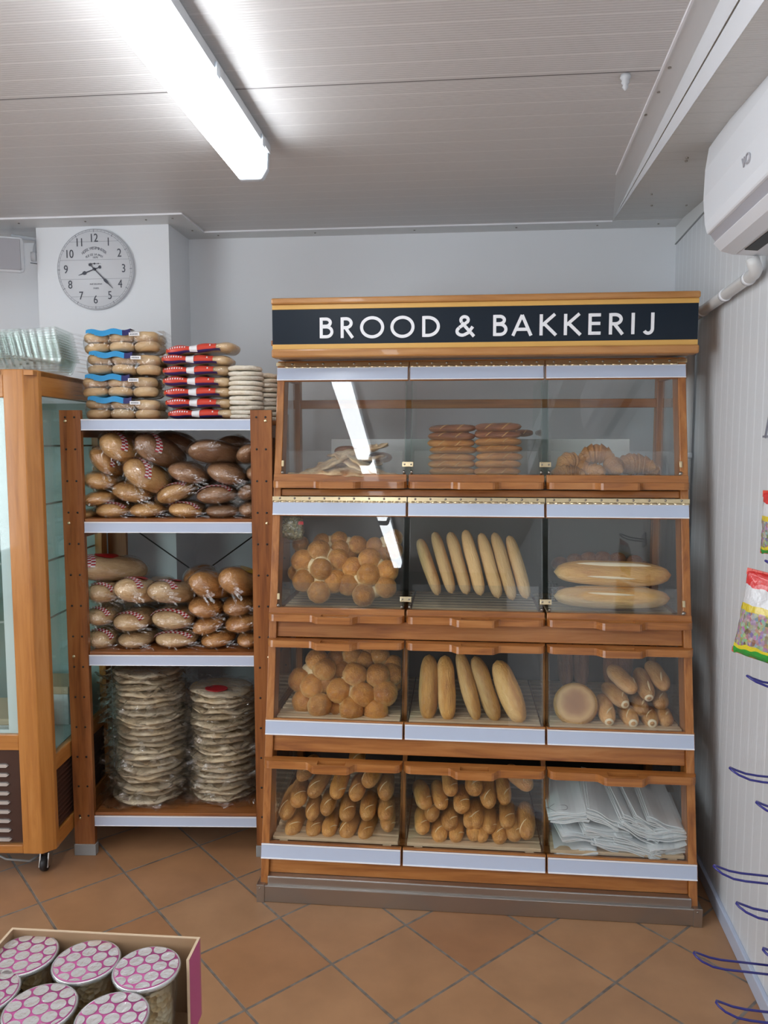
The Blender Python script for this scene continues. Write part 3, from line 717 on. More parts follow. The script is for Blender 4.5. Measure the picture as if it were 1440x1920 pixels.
# ================================================================== BREAD SHAPES
def baton_mesh(seed, nose=.12, flat=.92, sx=3.0, lump=.07):
    n, k = 26, 18; rs = []
    for i in range(n+1):
        u = -1+2*i/n; a = max(0.0, 1-abs(u)**sx); r = a**.5
        r = max(r, .02)
        if abs(u) > .9: r = max(r, .0)
        ring = []
        for j in range(k):
            th = 2*PI*j/k
            q = 1+lump*nz3(u*1.5, math.cos(th)*.9, math.sin(th)*.9, seed)
            bx = .10*nz3(u*.8, 5, 0, seed); ring.append((u, (math.cos(th)*r*q)+bx*(1-abs(u)), math.sin(th)*r*q*flat))
        rs.append(ring)
    return MB().rings(rs, 0, True)
def score(b, u0, u1, p0, p1, wd, sx=3.0, mi=0, lift=1.03, flat=.92, seed=0, lump=.07):
    n = 12; rs = []
    for i in range(n+1):
        t_ = i/n; u = u0+(u1-u0)*t_; ph = R(p0+(p1-p0)*t_); r = max(0, 1-abs(u)**sx)**.5
        wv = wd*math.sin(PI*t_)**.6+.01
        ring = []
        for q in range(5):
            s_ = -1+q/2; phi = ph+s_*wv; l_ = lift+(.035*(1-abs(s_)))-(.05 if abs(s_) == 1 else 0)
            m_ = 1+lump*nz3(u*1.5, math.cos(phi)*.9, math.sin(phi)*.9, seed)
            bx = .10*nz3(u*.8, 5, 0, seed)
            ring.append((u+s_*.02, math.cos(phi)*r*l_*m_+bx*(1-abs(u)), math.sin(phi)*r*l_*m_*flat))
        rs.append(ring)
    return b.rings(rs, mi, True, False, False)
def make_baton(name, cat, crust, seed, slash=None, cutend=False, **kw):
    """unit baton: local x from -1 to 1, radius 1"""
    t = thing(name, '', cat)
    baton_mesh(seed, **kw).build('crust', crust, t)
    if slash:
        b = MB()
        for s_ in slash: score(b, *s_, sx=kw.get('sx', 3.0), flat=kw.get('flat', .92), seed=seed, lump=kw.get('lump', .07))
        b.build('score_mark', 'crumb' if 'baton' in crust or 'roll' in crust else 'score_tan', t)
    if cutend:
        MB().lathe([(.50, -.93), (.46, -.955), (.1, -.96)][::-1], (0, 0, 0), 16, M=Matrix.Rotation(R(90), 3, 'Y')).build('cut_end', 'crumb_pale', t)
    remember(t); return t
def axis_rot(d, roll=0.0):
    """rotation whose local x runs along d and whose local z is as upright as it can be"""
    x = Vector(d).normalized(); z = Vector((0, 0, 1))-x*x.z
    if z.length < .05: z = Vector((0, -1, 0))-x*(-x.y)
    z.normalize(); y = z.cross(x)
    M = Matrix((x, y, z)).transposed()
    return M @ Matrix.Rotation(roll, 3, 'X')
def lay(proto, a, c, rad, label, group, roll=0.0, flat=1.0):
    a = Vector(a); c = Vector(c); L_ = (c-a).length/2
    return place(proto, label, (a+c)/2, axis_rot(c-a, roll), (L_, rad, rad*flat), group)

# ---- bottom row, left and middle bin: piles of baton rolls pointing at the viewer
bat = [make_baton('baton_roll', 'bread roll', 'crust_baton', s, [(-.80, -.35, 40+s*30, 115+s*20, .15)], sx=3.8, lump=.10) for s in range(3)]
rr = lambda px, py, o=460, q=1360: (o+px/4.5, q+py/4.5)
G4 = [  # tip in the crop, tail in the crop, row words
    ((375, 965), (480, 800), 'bottom row', 'first from the left'), ((560, 975), (620, 820), 'bottom row', 'second'), ((690, 975), (760, 810), 'bottom row', 'third'),
    ((845, 985), (920, 830), 'bottom row', 'fourth'), ((990, 1000), (1080, 850), 'bottom row', 'fifth'), ((1195, 930), (1215, 800), 'bottom row', 'last, at the right divider'),
    ((330, 830), (430, 560), 'second row', 'first from the left'), ((558, 830), (600, 690), 'second row', 'second'), ((680, 790), (730, 600), 'second row', 'third'),
    ((845, 840), (890, 640), 'second row', 'fourth'), ((1020, 830), (1060, 630), 'second row', 'fifth, with a wide pale split'), ((1180, 840), (1200, 670), 'second row', 'last, by the divider'),
    ((430, 715), (490, 540), 'third row', 'first from the left'), ((560, 640), (700, 420), 'third row', 'second'), ((755, 655), (840, 420), 'third row', 'third'),
    ((925, 665), (980, 480), 'third row', 'fourth'), ((1180, 655), (1200, 480), 'third row', 'last, by the divider'),
    ((465, 500), (590, 370), 'top row', 'first from the left'), ((1030, 545), (1120, 400), 'top row', 'second last, tilted to the right'), ((935, 400), (960, 360), 'top row', 'tip peeking out under the handle')]
def G_batons(lst, conv, where, r0=.0305):
    for i, (a, c, row, which) in enumerate(lst):
        a = conv(*a); c = conv(*c)
        yk = {'bottom row': .035, 'second row': .045, 'third row': .055, 'top row': .065}[row]
        A = PL(a[0], a[1], yk); A.z += .019; c = (c[0], c[1]-9); r_ = r0*random.uniform(.93, 1.08)
        L_ = random.uniform(.17, .20)
        # head for the tail pixel on a plane further back
        B = P(c[0], c[1], A.y+L_*.93)
        d = (B-A).normalized()
        d.z = max(min(d.z, .30), .0); d = d.normalized()
        A2 = A-d*.004+Vector((0, 0, .004)); B = A2+d*L_
        lay(bat[i % 3], A2, B, r_, 'baton roll in the bottom %s bin, %s, %s' % (where, row, which), 'baton rolls in the bottom %s bin' % where, random.uniform(-.7, .7))
G_batons(G4, rr, 'left')
c2 = lambda x, y: (470+x/3.35, 1420+y/3.35)
c3 = lambda x, y: (880+x/2.571, 1420+y/2.571)
def mix(*l): return l
G4b = [((1075, 505), (1080, 380), 'bottom row', 'first from the left', 0), ((1185, 555), (1190, 430), 'bottom row', 'second', 0), ((1280, 555), (1310, 440), 'bottom row', 'third, facing out', 0),
       ((1395, 545), (1430, 430), 'bottom row', 'fourth', 0), ((60, 425), (55, 330), 'bottom row', 'fifth', 1), ((143, 432), (150, 350), 'bottom row', 'sixth', 1), ((212, 420), (222, 330), 'bottom row', 'seventh', 1), ((277, 415), (268, 250), 'bottom row', 'last, a long one by the divider', 1),
       ((1135, 425), (1150, 330), 'second row', 'first from the left', 0), ((1245, 480), (1260, 340), 'second row', 'second', 0), ((1375, 470), (1400, 330), 'second row', 'third', 0), ((25, 360), (35, 240), 'second row', 'fourth', 1), ((92, 385), (95, 270), 'second row', 'fifth', 1), ((180, 360), (185, 240), 'second row', 'last', 1),
       ((1098, 345), (1060, 200), 'third row', 'first from the left', 0), ((1200, 350), (1170, 200), 'third row', 'second', 0), ((1320, 370), (1330, 230), 'third row', 'third', 0), ((95, 265), (80, 110), 'third row', 'fourth', 1), ((172, 250), (150, 100), 'third row', 'fifth', 1),
       ((1255, 265), (1250, 120), 'top row', 'first, standing out', 0), ((1400, 260), (1390, 120), 'top row', 'second', 0), ((25, 200), (20, 90), 'top row', 'third', 1), ((290, 175), (180, 100), 'top row', 'last, lying aslant', 1)]
G_batons([(a, c, r_, w_) for a, c, r_, w_, q in G4b if q == 0], c2, 'middle')
G_batons([(a, c, r_, w_) for a, c, r_, w_, q in G4b if q == 1], c3, 'middle')

# ---- third row, right bin: pale rolls with cut ends, a flat round loaf, dark loaves behind
rol = [make_baton('torpedo_roll', 'bread roll', 'crust_roll', 5+s, [(-.75, -.2, 60+30*s, 120, .15)], cutend=(s != 1), sx=3.0) for s in range(3)]
c9 = lambda x, y: (880+x/3.2, 1180+y/3.2)
G3 = [((840, 590), (800, 450), 0, 0, 'bottom row, first beside the round loaf'), ((985, 595), (930, 500), 0, 0, 'bottom row, second, cut end facing out'), ((1098, 595), (1060, 520), 0, 0, 'bottom row, third, cut end facing out'), ((1180, 590), (1150, 520), 1, .01, 'bottom row, last on the right'),
      ((940, 482), (830, 380), 0, .03, 'second row, cut end facing the viewer'), ((1035, 530), (1000, 430), 1, .03, 'second row, short blunt one'), ((1150, 490), (1130, 410), 1, .06, 'second row, darker one on the right'),
      ((990, 400), (860, 270), 1, .05, 'third row, largest one'), ((1080, 445), (1020, 290), 2, .05, 'third row, slim one'), ((1180, 385), (1090, 250), 1, .06, 'top one on the right')]
for i, (a, c, v_, yk, w_) in enumerate(G3):
    A = PL(*c9(*a), .03+yk); A.z += .016; B = P(c9(*c)[0], c9(*c)[1]-8, A.y+.13); d = (B-A).normalized()
    lay(rol[v_], A, A+d*.165, .0315*(1.1 if 'largest' in w_ else 1), 'torpedo roll beside the round loaf, '+w_, 'torpedo rolls beside the round loaf', random.uniform(-.5, .5))
t = thing('round_loaf', 'flat round loaf standing on edge with its dark base facing out, third-row right bin', 'bread')
MB().lathe([(.05, -.36), (.75, -.33), (.95, -.22), (1.0, -.02), (.97, .14), (.8, .34), (.5, .46), (.04, .5)], n=36).build('crust', 'crust_loaf', t)
MB().lathe([(.01, -.375), (.70, -.362), (.80, -.34), (.86, -.30)], n=36, cap=False).build('base_crust', 'disc_base', t)
remember(t)
p = PL(1079, 1321, .085); nrm = (EYE-p).normalized()+Vector((0, 0, .25))
t.location = p; t.scale = (.078, .078, .07); t.rotation_euler = (-nrm).to_track_quat('Z', 'Y').to_euler()
sbk = make_baton('dark_baton', 'bread', 'crust_dark', 9, sx=4)
for i, (px, q) in enumerate(((1062, 0), (1090, 0), (1145, 0), (1170, 0))):
    A = P(px, 1290, 2.93); lay(sbk, A, A+Vector((.01*i, .12, .22)), .030, 'dark upright loaf behind the torpedo rolls, %s from the left' % ORD[i], 'dark loaves standing behind the torpedo rolls')
# ---- third row, middle bin: upright golden loaves
gl = [make_baton('golden_loaf', 'bread', 'crust_loaf', 12+s, sx=3.4, lump=.16) for s in range(2)]
c8 = lambda x, y: (480+x/3.43, 1180+y/3.43)
for i, (a, c, r_, w_) in enumerate(((c8(1115, 160), c8(1105, 585), .037, 'leftmost, upright'), (c8(1215, 165), c8(1235, 592), .036, 'second from the left, upright'), (c8(1305, 140), c8(1425, 590), .030, 'third, slim and leaning'),
                                    (c9(30, 160), c9(165, 555), .034, 'fourth, leaning left'), (c9(165, 185), c9(315, 565), .043, 'last, widest and pale-split'))):
    A = PL(a[0], a[1], .10); B = PL(c[0], c[1], .055)
    if w_.startswith('last'): A = PL(a[0], a[1], .085); B = PL(c[0], c[1], .045)
    lay(gl[i % 2], B, A, r_, 'golden loaf in the third-row middle bin, '+w_, 'golden loaves in the third-row middle bin', 1.2)
# bagged loaf with a round sticker behind
# ---- second row, middle bin: long stick loaves
st = [make_baton('stick_loaf', 'bread', 'crust_stick', 20+s, sx=4.5, lump=.13) for s in range(3)]
SK = [((786, 1010), (822, 1116)), ((814, 997), (848, 1113)), ((843, 997), (876, 1115)), ((872, 993), (902, 1117)), ((901, 999), (935, 1122)), ((926, 998), (962, 1126)), ((954, 1004), (988, 1123))]
for i, (a, c) in enumerate(SK):
    A = PL(*a, .16); B = PL(*c, .055)
    lay(st[i % 3], B, A, .0245, 'long stick loaf leaning in the second-row middle bin, %s from the left' % ORD[i], 'stick loaves in the second-row middle bin', 1.4+.3*i)
# ---- second row, right bin: two big white loaves, dark rolls behind
bt = [make_baton('large_white_loaf', 'bread', 'crust_batard', 30+s, sx=3.4, lump=.10, flat=.85) for s in range(1)]
t0_ = bt[0]
b = MB(); score(b, -.62, .62, 95, 100, .30, sx=3.4, flat=.85, seed=30, lift=1.02, lump=.10); sm = b.build('split', 'crumb_pale', t0_)
b = MB(); score(b, -.45, .35, 165, 172, .16, sx=3.4, flat=.85, seed=30, lift=1.0, lump=.10); b.build('front_split', 'crumb_pale', t0_)
remember(t0_)
def P2(px, py, k): return PL(px, py, k)
A = P2(1038, 1136, .085); B = P2(1256, 1140, .075); z = 1.048
lay(t0_, (A.x, A.y, z), (B.x, B.y, z), .056, 'large white loaf at the bottom of the second-row right bin', 'large white loaves in the second-row right bin', -.25, .85)
A = P2(1038, 1092, .09); B = P2(1258, 1096, .08)
lay(t0_, (A.x, A.y, 1.133), (B.x, B.y, 1.129), .058, 'large white loaf with a pale split, resting on the other large loaf', 'large white loaves in the second-row right bin', .25, .85)
db = make_baton('brown_roll', 'bread roll', 'crust_dark', 33, sx=2.0)
for i, (px, py, w_) in enumerate(((1050, 1058, 'first from the left'), (1078, 1052, 'second'), (1104, 1049, 'third'), (1130, 1048, 'fourth'), (1158, 1050, 'fifth'), (1190, 1055, 'sixth'), (1205, 1066, 'last on the right'))):
    p = P(px, py, 3.0); lay(db, p-Vector((.03, 0, .0)), p+Vector((.034, .03, 0)), .030, 'brown roll behind the two large white loaves, '+w_, 'brown rolls behind the large white loaves')
for i in range(6):
    p = P(1055+i*30, 1100, 3.0); lay(db, p-Vector((.03, .0, .03)), p+Vector((.034, .03, -.03)), .032, 'brown roll low behind the two large white loaves, %s from the left' % ORD[i], 'lower brown rolls behind the large white loaves')
# dark wires modelled in place of a wire rack's reflection by the divider
b = MB()
for k in range(5): b.tube([P(1022, 1093+k*8, 2.84+k*.0), P(1046, 1095+k*8, 2.84)], .0016, 6)
for k in range(4): b.tube([P(1024+k*6, 1090, 2.84), P(1024+k*6, 1128, 2.84)], .0014, 6)
o = b.build('rack_reflection', 'wire_dark', None, P(1030, 1130, 2.84)); tag(o, 'wire rack reflection built as dark wires beside the two large white loaves', 'wire rack')

# ---- pull-apart bun loaves
def bunball(seed):
    n, k = 12, 20; rs = []
    for i in range(n+1):
        ph = -PI/2+PI*i/n; ring = []
        for j in range(k):
            th = 2*PI*j/k; x, y, z = math.cos(ph)*math.cos(th), math.cos(ph)*math.sin(th), math.sin(ph)
            q = 1+.09*nz3(x*1.6, y*1.6, z*1.6, seed); z2 = z*(.82 if z > 0 else .7)
            ring.append((x*q, y*q, z2*q))
        rs.append(ring)
    return MB().rings(rs, 0, True, True)
bb = [bunball(s).build('bun', 'crust_bun') for s in range(4)]
def cluster(name, pts, label, off, rad, group):
    ps = [PL(px, py, off+k) for (px, py, k) in pts]; c = sum(ps, Vector())/len(ps)
    t = thing(name, label, 'bun loaf', c, (0, 0, 0), group)
    for i, p in enumerate(ps):
        o = bb[i % 4].copy(); COL.objects.link(o); o.name = 'bun'; o.parent = t; o.location = p-c
        d = (EYE-p).normalized()+Vector((.35*(p.x-c.x)/.05*.5, 0, .35+.3*(p.z-c.z)/.05)); o.rotation_euler = d.to_track_quat('Z', 'Y').to_euler()
        r_ = rad*random.uniform(.95, 1.06); o.scale = (r_, r_, r_)
    b = MB()
    for i in range(len(ps)):
        for j in range(i+1, len(ps)):
            if (ps[i]-ps[j]).length < rad*2.35:
                m_ = (ps[i]+ps[j])/2+(ps[i]-EYE).normalized()*rad*.34
                b.lathe([(rad*.62*math.sin(PI*q/8)+.0005, -rad*.62*math.cos(PI*q/8)) for q in range(9)], m_-c, 14)
    if b.v: b.build('joined_crumb', 'crumb', t)
    return t
c6 = lambda L_: [(490+x/3.43, 910+y/3.43, k) for x, y, k in L_]
c88 = lambda L_: [(480+x/3.43, 1180+y/3.43, k) for x, y, k in L_]
GB = 'pull-apart bun loaves in the left bins'
cluster('bun_loaf', c6([(265, 485, .03), (370, 420, .045), (385, 540, .0), (270, 612, .0), (500, 480, .045), (472, 615, .02), (370, 685, -.005)]), 'pull-apart bun loaf partly bagged, left of the second-row left bin', .065, .0445, GB)
cluster('bun_loaf', c6([(590, 530, .03), (697, 475, .03), (690, 575, .0), (560, 638, .02), (660, 705, -.01), (812, 550, .02), (800, 655, .0)]), 'pull-apart bun loaf, right of the second-row left bin', .065, .042, GB)
cluster('bun_loaf', c6([(390, 365, 0), (500, 350, 0), (620, 385, 0), (505, 410, -.02), (560, 455, .0)]), 'bun loaf behind the two front ones, centre of the second-row left bin', .16, .036, GB)
cluster('bun_loaf', c6([(730, 390, 0), (850, 340, 0), (850, 420, -.01), (780, 450, .0)]), 'bun loaf behind at the right divider of the second-row left bin', .16, .036, GB)
cluster('bun_loaf', c6([(255, 380, 0), (230, 560, 0), (330, 470, .02)]), 'bun loaf behind at the left post of the second-row left bin', .15, .034, GB)
cluster('bun_loaf', c88([(395, 200, .04), (440, 255, .02), (285, 325, .04), (360, 365, .01), (310, 462, .03), (410, 490, -.01)]), 'plain bun loaf, left of the third-row left bin', .07, .044, GB)
cluster('bun_loaf', c88([(535, 395, .01), (450, 340, .04), (635, 290, .02), (685, 420, .0), (617, 515, -.01), (515, 505, .04)]), 'sesame bun loaf in the centre of the third-row left bin', .065, .0445, GB)
cluster('bun_loaf', c88([(785, 300, .03), (830, 412, .01), (770, 525, .0), (870, 290, .07)]), 'sesame bun loaf, right of the third-row left bin', .065, .0455, GB)
cluster('bun_loaf', c88([(510, 195, 0), (545, 262, -.01), (620, 165, 0), (700, 200, .0)]), 'bun loaf behind, upper centre of the third-row left bin', .15, .037, GB)
cluster('bun_loaf', c88([(800, 170, 0), (880, 230, 0), (890, 330, -.01), (720, 150, .02)]), 'bun loaf behind, at the right divider of the third-row left bin', .16, .037, GB)
for o in bb: bpy.data.objects.remove(o)
# bag of dried herbs hanging in the second-row left bin
def crumpled(W, H, T, seed, nu=16, nv=14, amp=.012):
    rings = []
    for j in range(nv+1):
        v = j/nv; pin = math.sin(PI*v)**.5 if 0 < v < 1 else 0; ring = []
        for i in range(2*nu):
            a = 2*PI*i/(2*nu); x = math.cos(a); y_ = math.sin(a)
            ring.append((x*W/2*(.9+.1*pin)+amp*nz3(v*5, i*.5, 0, seed), y_*(T/2*pin+.001)*(1+.4*nz3(x*3, v*6, 2, seed)), -H*v+amp*nz3(x*4, v*4, 1, seed)))
        rings.append(ring)
    return MB().rings(rings, 0, True)
p = PL(545, 968, .05)
t = thing('herb_bag', 'small clear bag of green herbs hanging in the second-row left bin', 'bag', p)
m = mat('herb', (.16, .17, .07), .7); vo = N(m, 'ShaderNodeTexVoronoi', Scale=110.0); L(m, objco(m), vo.inputs['Vector']); r_ = ramp(m, vo.outputs['Color'], [(0, (.05, .05, .02)), (.5, (.20, .20, .08)), (.9, (.34, .30, .14))]); L(m, r_.outputs[0], base(m)); bump(m, vo.outputs['Distance'], 1, .01)
crumpled(.085, .085, .04, 3).build('herbs', 'herb', t); crumpled(.10, .10, .055, 4).build('film_bag', 'film_m', t)
MB().box(.03, .05, -.012, -.008, -.03, -.018).build('tag', 'label_red', t)

# ---- top row bins
# folded flatbreads
def sheetmesh(W, D, seed, fold=.02, th=.004, nx=22, ny=14):
    top, bot = [], []
    for j in range(ny+1):
        for i in range(nx+1):
            x = -W/2+W*i/nx; y = -D/2+D*j/ny
            e = 1-.25*(abs(2*j/ny-1)**3)
            z = fold*nz3(x*14, y*9, 0, seed)+.4*fold*math.sin(x*60+seed*2+8*y)
            x2 = x*e+.01*nz3(j*.4, 0, 0, seed)
            top.append((x2, y, z+th)); bot.append((x2, y, z))
    b = MB(); k = nx+1; f1 = []; n_ = len(top)
    for j in range(ny):
        for i in range(nx):
            a = j*k+i; f1.append((a, a+1, a+k+1, a+k)); f1.append((n_+a, n_+a+k, n_+a+k+1, n_+a+1))
    bd = [i for i in range(nx)]+[nx+j*k for j in range(ny)]+[ny*k+nx-i for i in range(nx)]+[(ny-j)*k for j in range(ny)]
    for q in range(len(bd)): a = bd[q]; c = bd[(q+1) % len(bd)]; f1.append((a, n_+a, n_+c, c))
    return b.add(top+bot, f1, 0, True)
def make_flat(seed):
    nu, nv = 34, 16; out, inn = [], []
    for i in range(nu+1):
        u = -1+2*i/nu; e = max(.05, 1-abs(u)**3)**.5
        for j in range(nv+1):
            a = R(-150+300*j/nv); ry, rz = .050*e*(1+.25*nz3(u*2, 0, 0, seed)), .011*e*(1+.3*nz3(u*3, 1, 0, seed))
            ruf = .007*nz3(u*3, j*.18, 0, seed)+.0018*math.sin(u*16+seed+j*.3)
            c = Vector((u*.15, -math.cos(a)*ry, math.sin(a)*rz+ruf))
            nrm_ = Vector((0, -math.cos(a)/ry*.02, math.sin(a)/rz*.008)).normalized()
            out.append(c); inn.append(c-nrm_*.0035)
    k = nv+1; n_ = len(out); fs = []
    for i in range(nu):
        for j in range(nv): q = i*k+j; fs += [(q, q+k, q+k+1, q+1), (n_+q, n_+q+1, n_+q+k+1, n_+q+k)]
    for i in range(nu):
        for j in (0, nv): q = i*k+j; fs.append((q, q+k, n_+q+k, n_+q) if j else (q, n_+q, n_+q+k, q+k))
    for i in (0, nu):
        for j in range(nv): q = i*k+j; fs.append((q, q+1, n_+q+1, n_+q))
    o = MB().add(out+inn, fs, 0, True).build('folded_flatbread', 'naan_crust'); tag(o, '', 'flatbread'); remember(o); return o
flp = [make_flat(s) for s in range(4)]
FT = [((612, 887), .05, 1.0, -3, 'bottom left of the pile'), ((672, 888), .05, 1.0, 3, 'bottom right of the pile'), ((700, 882), .06, .75, 30, 'sliding down at the right'), ((600, 880), .08, .8, -22, 'far left, second layer'), ((640, 880), .09, 1.05, -8, 'middle of the second layer'),
      ((682, 876), .09, .85, 22, 'right of the second layer'), ((618, 871), .12, .95, -24, 'left of the third layer'), ((655, 868), .12, 1.0, -10, 'middle of the third layer'), ((640, 860), .15, 1.0, -20, 'third from the top'), ((662, 852), .16, .95, -16, 'second from the top'), ((668, 845), .20, .8, -10, 'topmost of the pile')]
for i, ((px, py), k, s_, rl, w_) in enumerate(FT):
    p = PL(px, py, k); place(flp[i % 4], 'folded flatbread in the top left bin, '+w_, p, (R(6), R(rl), R(random.uniform(-15, 15))), (s_, 1.1, 1.05), 'folded flatbreads in the top-row left bin')
tw = make_baton('dark_roll', 'bread roll', 'crust_dark', 41, sx=2.2)
for px, py, w_ in ((712, 858, 'dark roll lying right of the folded flatbreads'), (650, 846, 'dark roll peeking out behind the folded flatbreads')):
    p = PL(px, py, .24); lay(tw, p-Vector((.05, 0, 0)), p+Vector((.05, .01, 0)), .024, w_, None)
# two stacks of twisted oval breads
ov = [make_baton('twisted_bread', 'bread', 'crust_dark' if s == 1 else 'crust_croissant', 50+s, [(-.55, -.1, 190, 70, .10), (.15, .6, 200, 60, .10)], sx=4.6, lump=.16) for s in range(2)]
def stack(x0, x1, top, bottom, n, where, off):
    for i in range(n):
        py = bottom+(top-bottom)*i/(n-1); j = random.uniform(-3, 3)
        A = PL(x0+j, py, off+random.uniform(0, .01)); B = PL(x1+j, py+random.uniform(-1.5, 1.5), off+random.uniform(0, .02))
        zz = 1.492+(PL(900, py, off).z-PL(900, bottom, off).z)
        A.z = zz; B.z = zz+random.uniform(-.003, .003)
        lay(ov[1] if i >= n-2 else ov[0], A, B, .0385, 'twisted bread, %s stack in the top middle bin, %s' % (where, ['bottom one', 'second from the bottom', 'third from the bottom', 'fourth from the bottom', 'third from the top', 'second from the top', 'topmost'][i+(7-n if i > 2 else 0)]), 'twisted breads in the top-row middle bin', random.uniform(-.2, .2), .43)
stack(803, 893, 806, 886, 7, 'left', .12); stack(890, 979, 803, 886, 7, 'right', .115)
for i in range(3):
    A = PL(830+60*i, 812, .26); B = PL(880+60*i, 812, .27); lay(ov[1], A, B, .03, 'dark twisted bread behind the two stacks, %s from the left' % ORD[i], 'twisted breads behind the stacks', 0, .5)
# croissants
def make_croissant(seed):
    t = thing('croissant', '', 'croissant'); n, k = 90, 20; rs = []
    for i in range(n+1):
        u = -1+2*i/n; q = abs(u)*3.6+.5; fr_ = q % 1
        r = .46*(max(0, 1-abs(u)**1.8)**.75)+.05; r *= 1.10-.24*fr_**.8 if i not in (0, n) else .3
        an = u*1.25; cx, cy = .86*math.sin(an), -.75*(1-math.cos(an)); nx_, ny_ = math.sin(an)*.6, math.cos(an)
        rs.append([(cx+nx_*math.cos(2*PI*j/k)*r, cy+ny_*math.cos(2*PI*j/k)*r, math.sin(2*PI*j/k)*r*.92*(1+.06*nz3(u*6, j*.4, 0, seed))) for j in range(k)])
    MB().rings(rs, 0, True).build('crust', 'crust_croissant', t); remember(t); return t
cr = [make_croissant(s) for s in range(2)]
CR = [((1068, 866), .11, .072, 30, 65, 'leftmost, standing on its tip'), ((1118, 851), .12, .078, -5, 50, 'topmost, turned to the viewer'), ((1090, 876), .14, .07, 60, 10, 'in the middle at the back'), ((1062, 888), .08, .072, 10, 5, 'lying lowest at the left'),
      ((1150, 874), .11, .074, 80, 30, 'right of the centre, end towards the viewer'), ((1110, 885), .09, .066, -30, 0, 'low in the centre'), ((1188, 870), .15, .085, 5, 20, 'longest one, at the right'), ((1212, 880), .17, .06, -20, 0, 'small end peeking out at the far right')]
for i, ((px, py), k, s_, rz, rx, w_) in enumerate(CR):
    p = PL(px, py, k); place(cr[i % 2], 'croissant in the top right bin, '+w_, p, (R(rx), 0, R(rz)), (s_, s_, s_), 'croissants in the top-row right bin')
# loose papers under the breads of the top row
for (x0, x1, sd, w_) in ((-.58, -.27, 3, 'folded flatbreads'), (-.10, .26, 5, 'two stacks of twisted breads'), (.36, .74, 7, 'croissants')):
    o = sheetmesh(x1-x0, .22, sd, .007, .0012, 26, 12).build('baking_paper', 'wax_paper'); o.location = ((x0+x1)/2, leany(1.48)+.14, 1.4765)
    tag(o, 'crumpled white baking paper under the '+w_, 'paper')
# ---- bottom row right bin: bundles of white paper bags
def bundle(nm, seed, n, W, D, th):
    b = MB(); random.seed(seed)
    for i in range(n):
        dx = random.uniform(-.006, .006); dy = random.uniform(-.012, .008); z = th*i; sk = random.uniform(-.012, .012)
        nx = 8; top = []; bot = []
        for k in range(nx+1):
            x = -W/2+W*k/nx; wv = .004*math.sin(k*.9+i*.5+seed)
            for (yy, l_) in ((-D/2, 0), (D/2, 1)):
                top.append((x+dx+sk*l_, yy+dy, z+wv+th*.8)); bot.append((x+dx+sk*l_, yy+dy, z+wv))
        m_ = len(top); fs = []
        for k in range(nx):
            a = 2*k; fs += [(a, a+2, a+3, a+1), (m_+a, m_+a+1, m_+a+3, m_+a+2), (a, m_+a, m_+a+2, a+2), (a+1, a+3, m_+a+3, m_+a+1)]
        fs += [(0, 1, m_+1, m_), (m_-2, 2*m_-2, 2*m_-1, m_-1)]
        b.add(top+bot, fs)
    o = b.build('paper_bag_bundle', 'paper'); return o
BP = [(0, (1082, 1597), 6, .14, -4, 'bottom left'), (1, (1152, 1590), 8, .17, 14, 'bottom, beside the left one'), (2, (1195, 1592), 10, .16, 16, 'bottom centre-right, fanned'), (3, (1246, 1595), 9, .15, -8, 'bottom right'),
      (4, (1078, 1566), 6, .13, 4, 'second layer left'), (5, (1128, 1564), 8, .16, 10, 'second layer, beside the left one'), (6, (1188, 1560), 8, .14, 28, 'second layer centre, steeply tilted'), (7, (1250, 1565), 8, .13, -4, 'second layer right'),
      (8, (1068, 1528), 9, .13, -5, 'top left, with black cloud outline'), (9, (1130, 1530), 8, .12, 24, 'top, second from the left, tilted'), (10, (1178, 1535), 6, .10, 30, 'top centre'), (11, (1210, 1545), 8, .12, 26, 'top right of the centre'), (12, (1244, 1537), 4, .12, 20, 'top right, sliding down')]
for i, (sd, (px, py), n, W, rl, w_) in enumerate(BP):
    o = bundle('x', sd, n, W, .26, .0043)
    p = PL(px, py, .03); random.seed(100+i)
    o.location = p+Vector((0, .125, -.004)); o.rotation_euler = (R(9 if i > 7 else 5), R(rl), R(random.uniform(-4, 10)))
    tag(o, 'white paper bag bundle in the bottom right bin, '+w_, 'paper bags', 'bundles of white paper bags')
    if sd == 8:
        pts = [(-.035+.03*math.cos(a)+.006*math.cos(3*a), -.105+.018*math.sin(a)+.005*math.sin(4*a), .0043*n+.002) for a in [2*PI*k/26 for k in range(26)]]
        MB().tube(pts, .0009, 5, 0, True).build('print', 'print_grey', o)

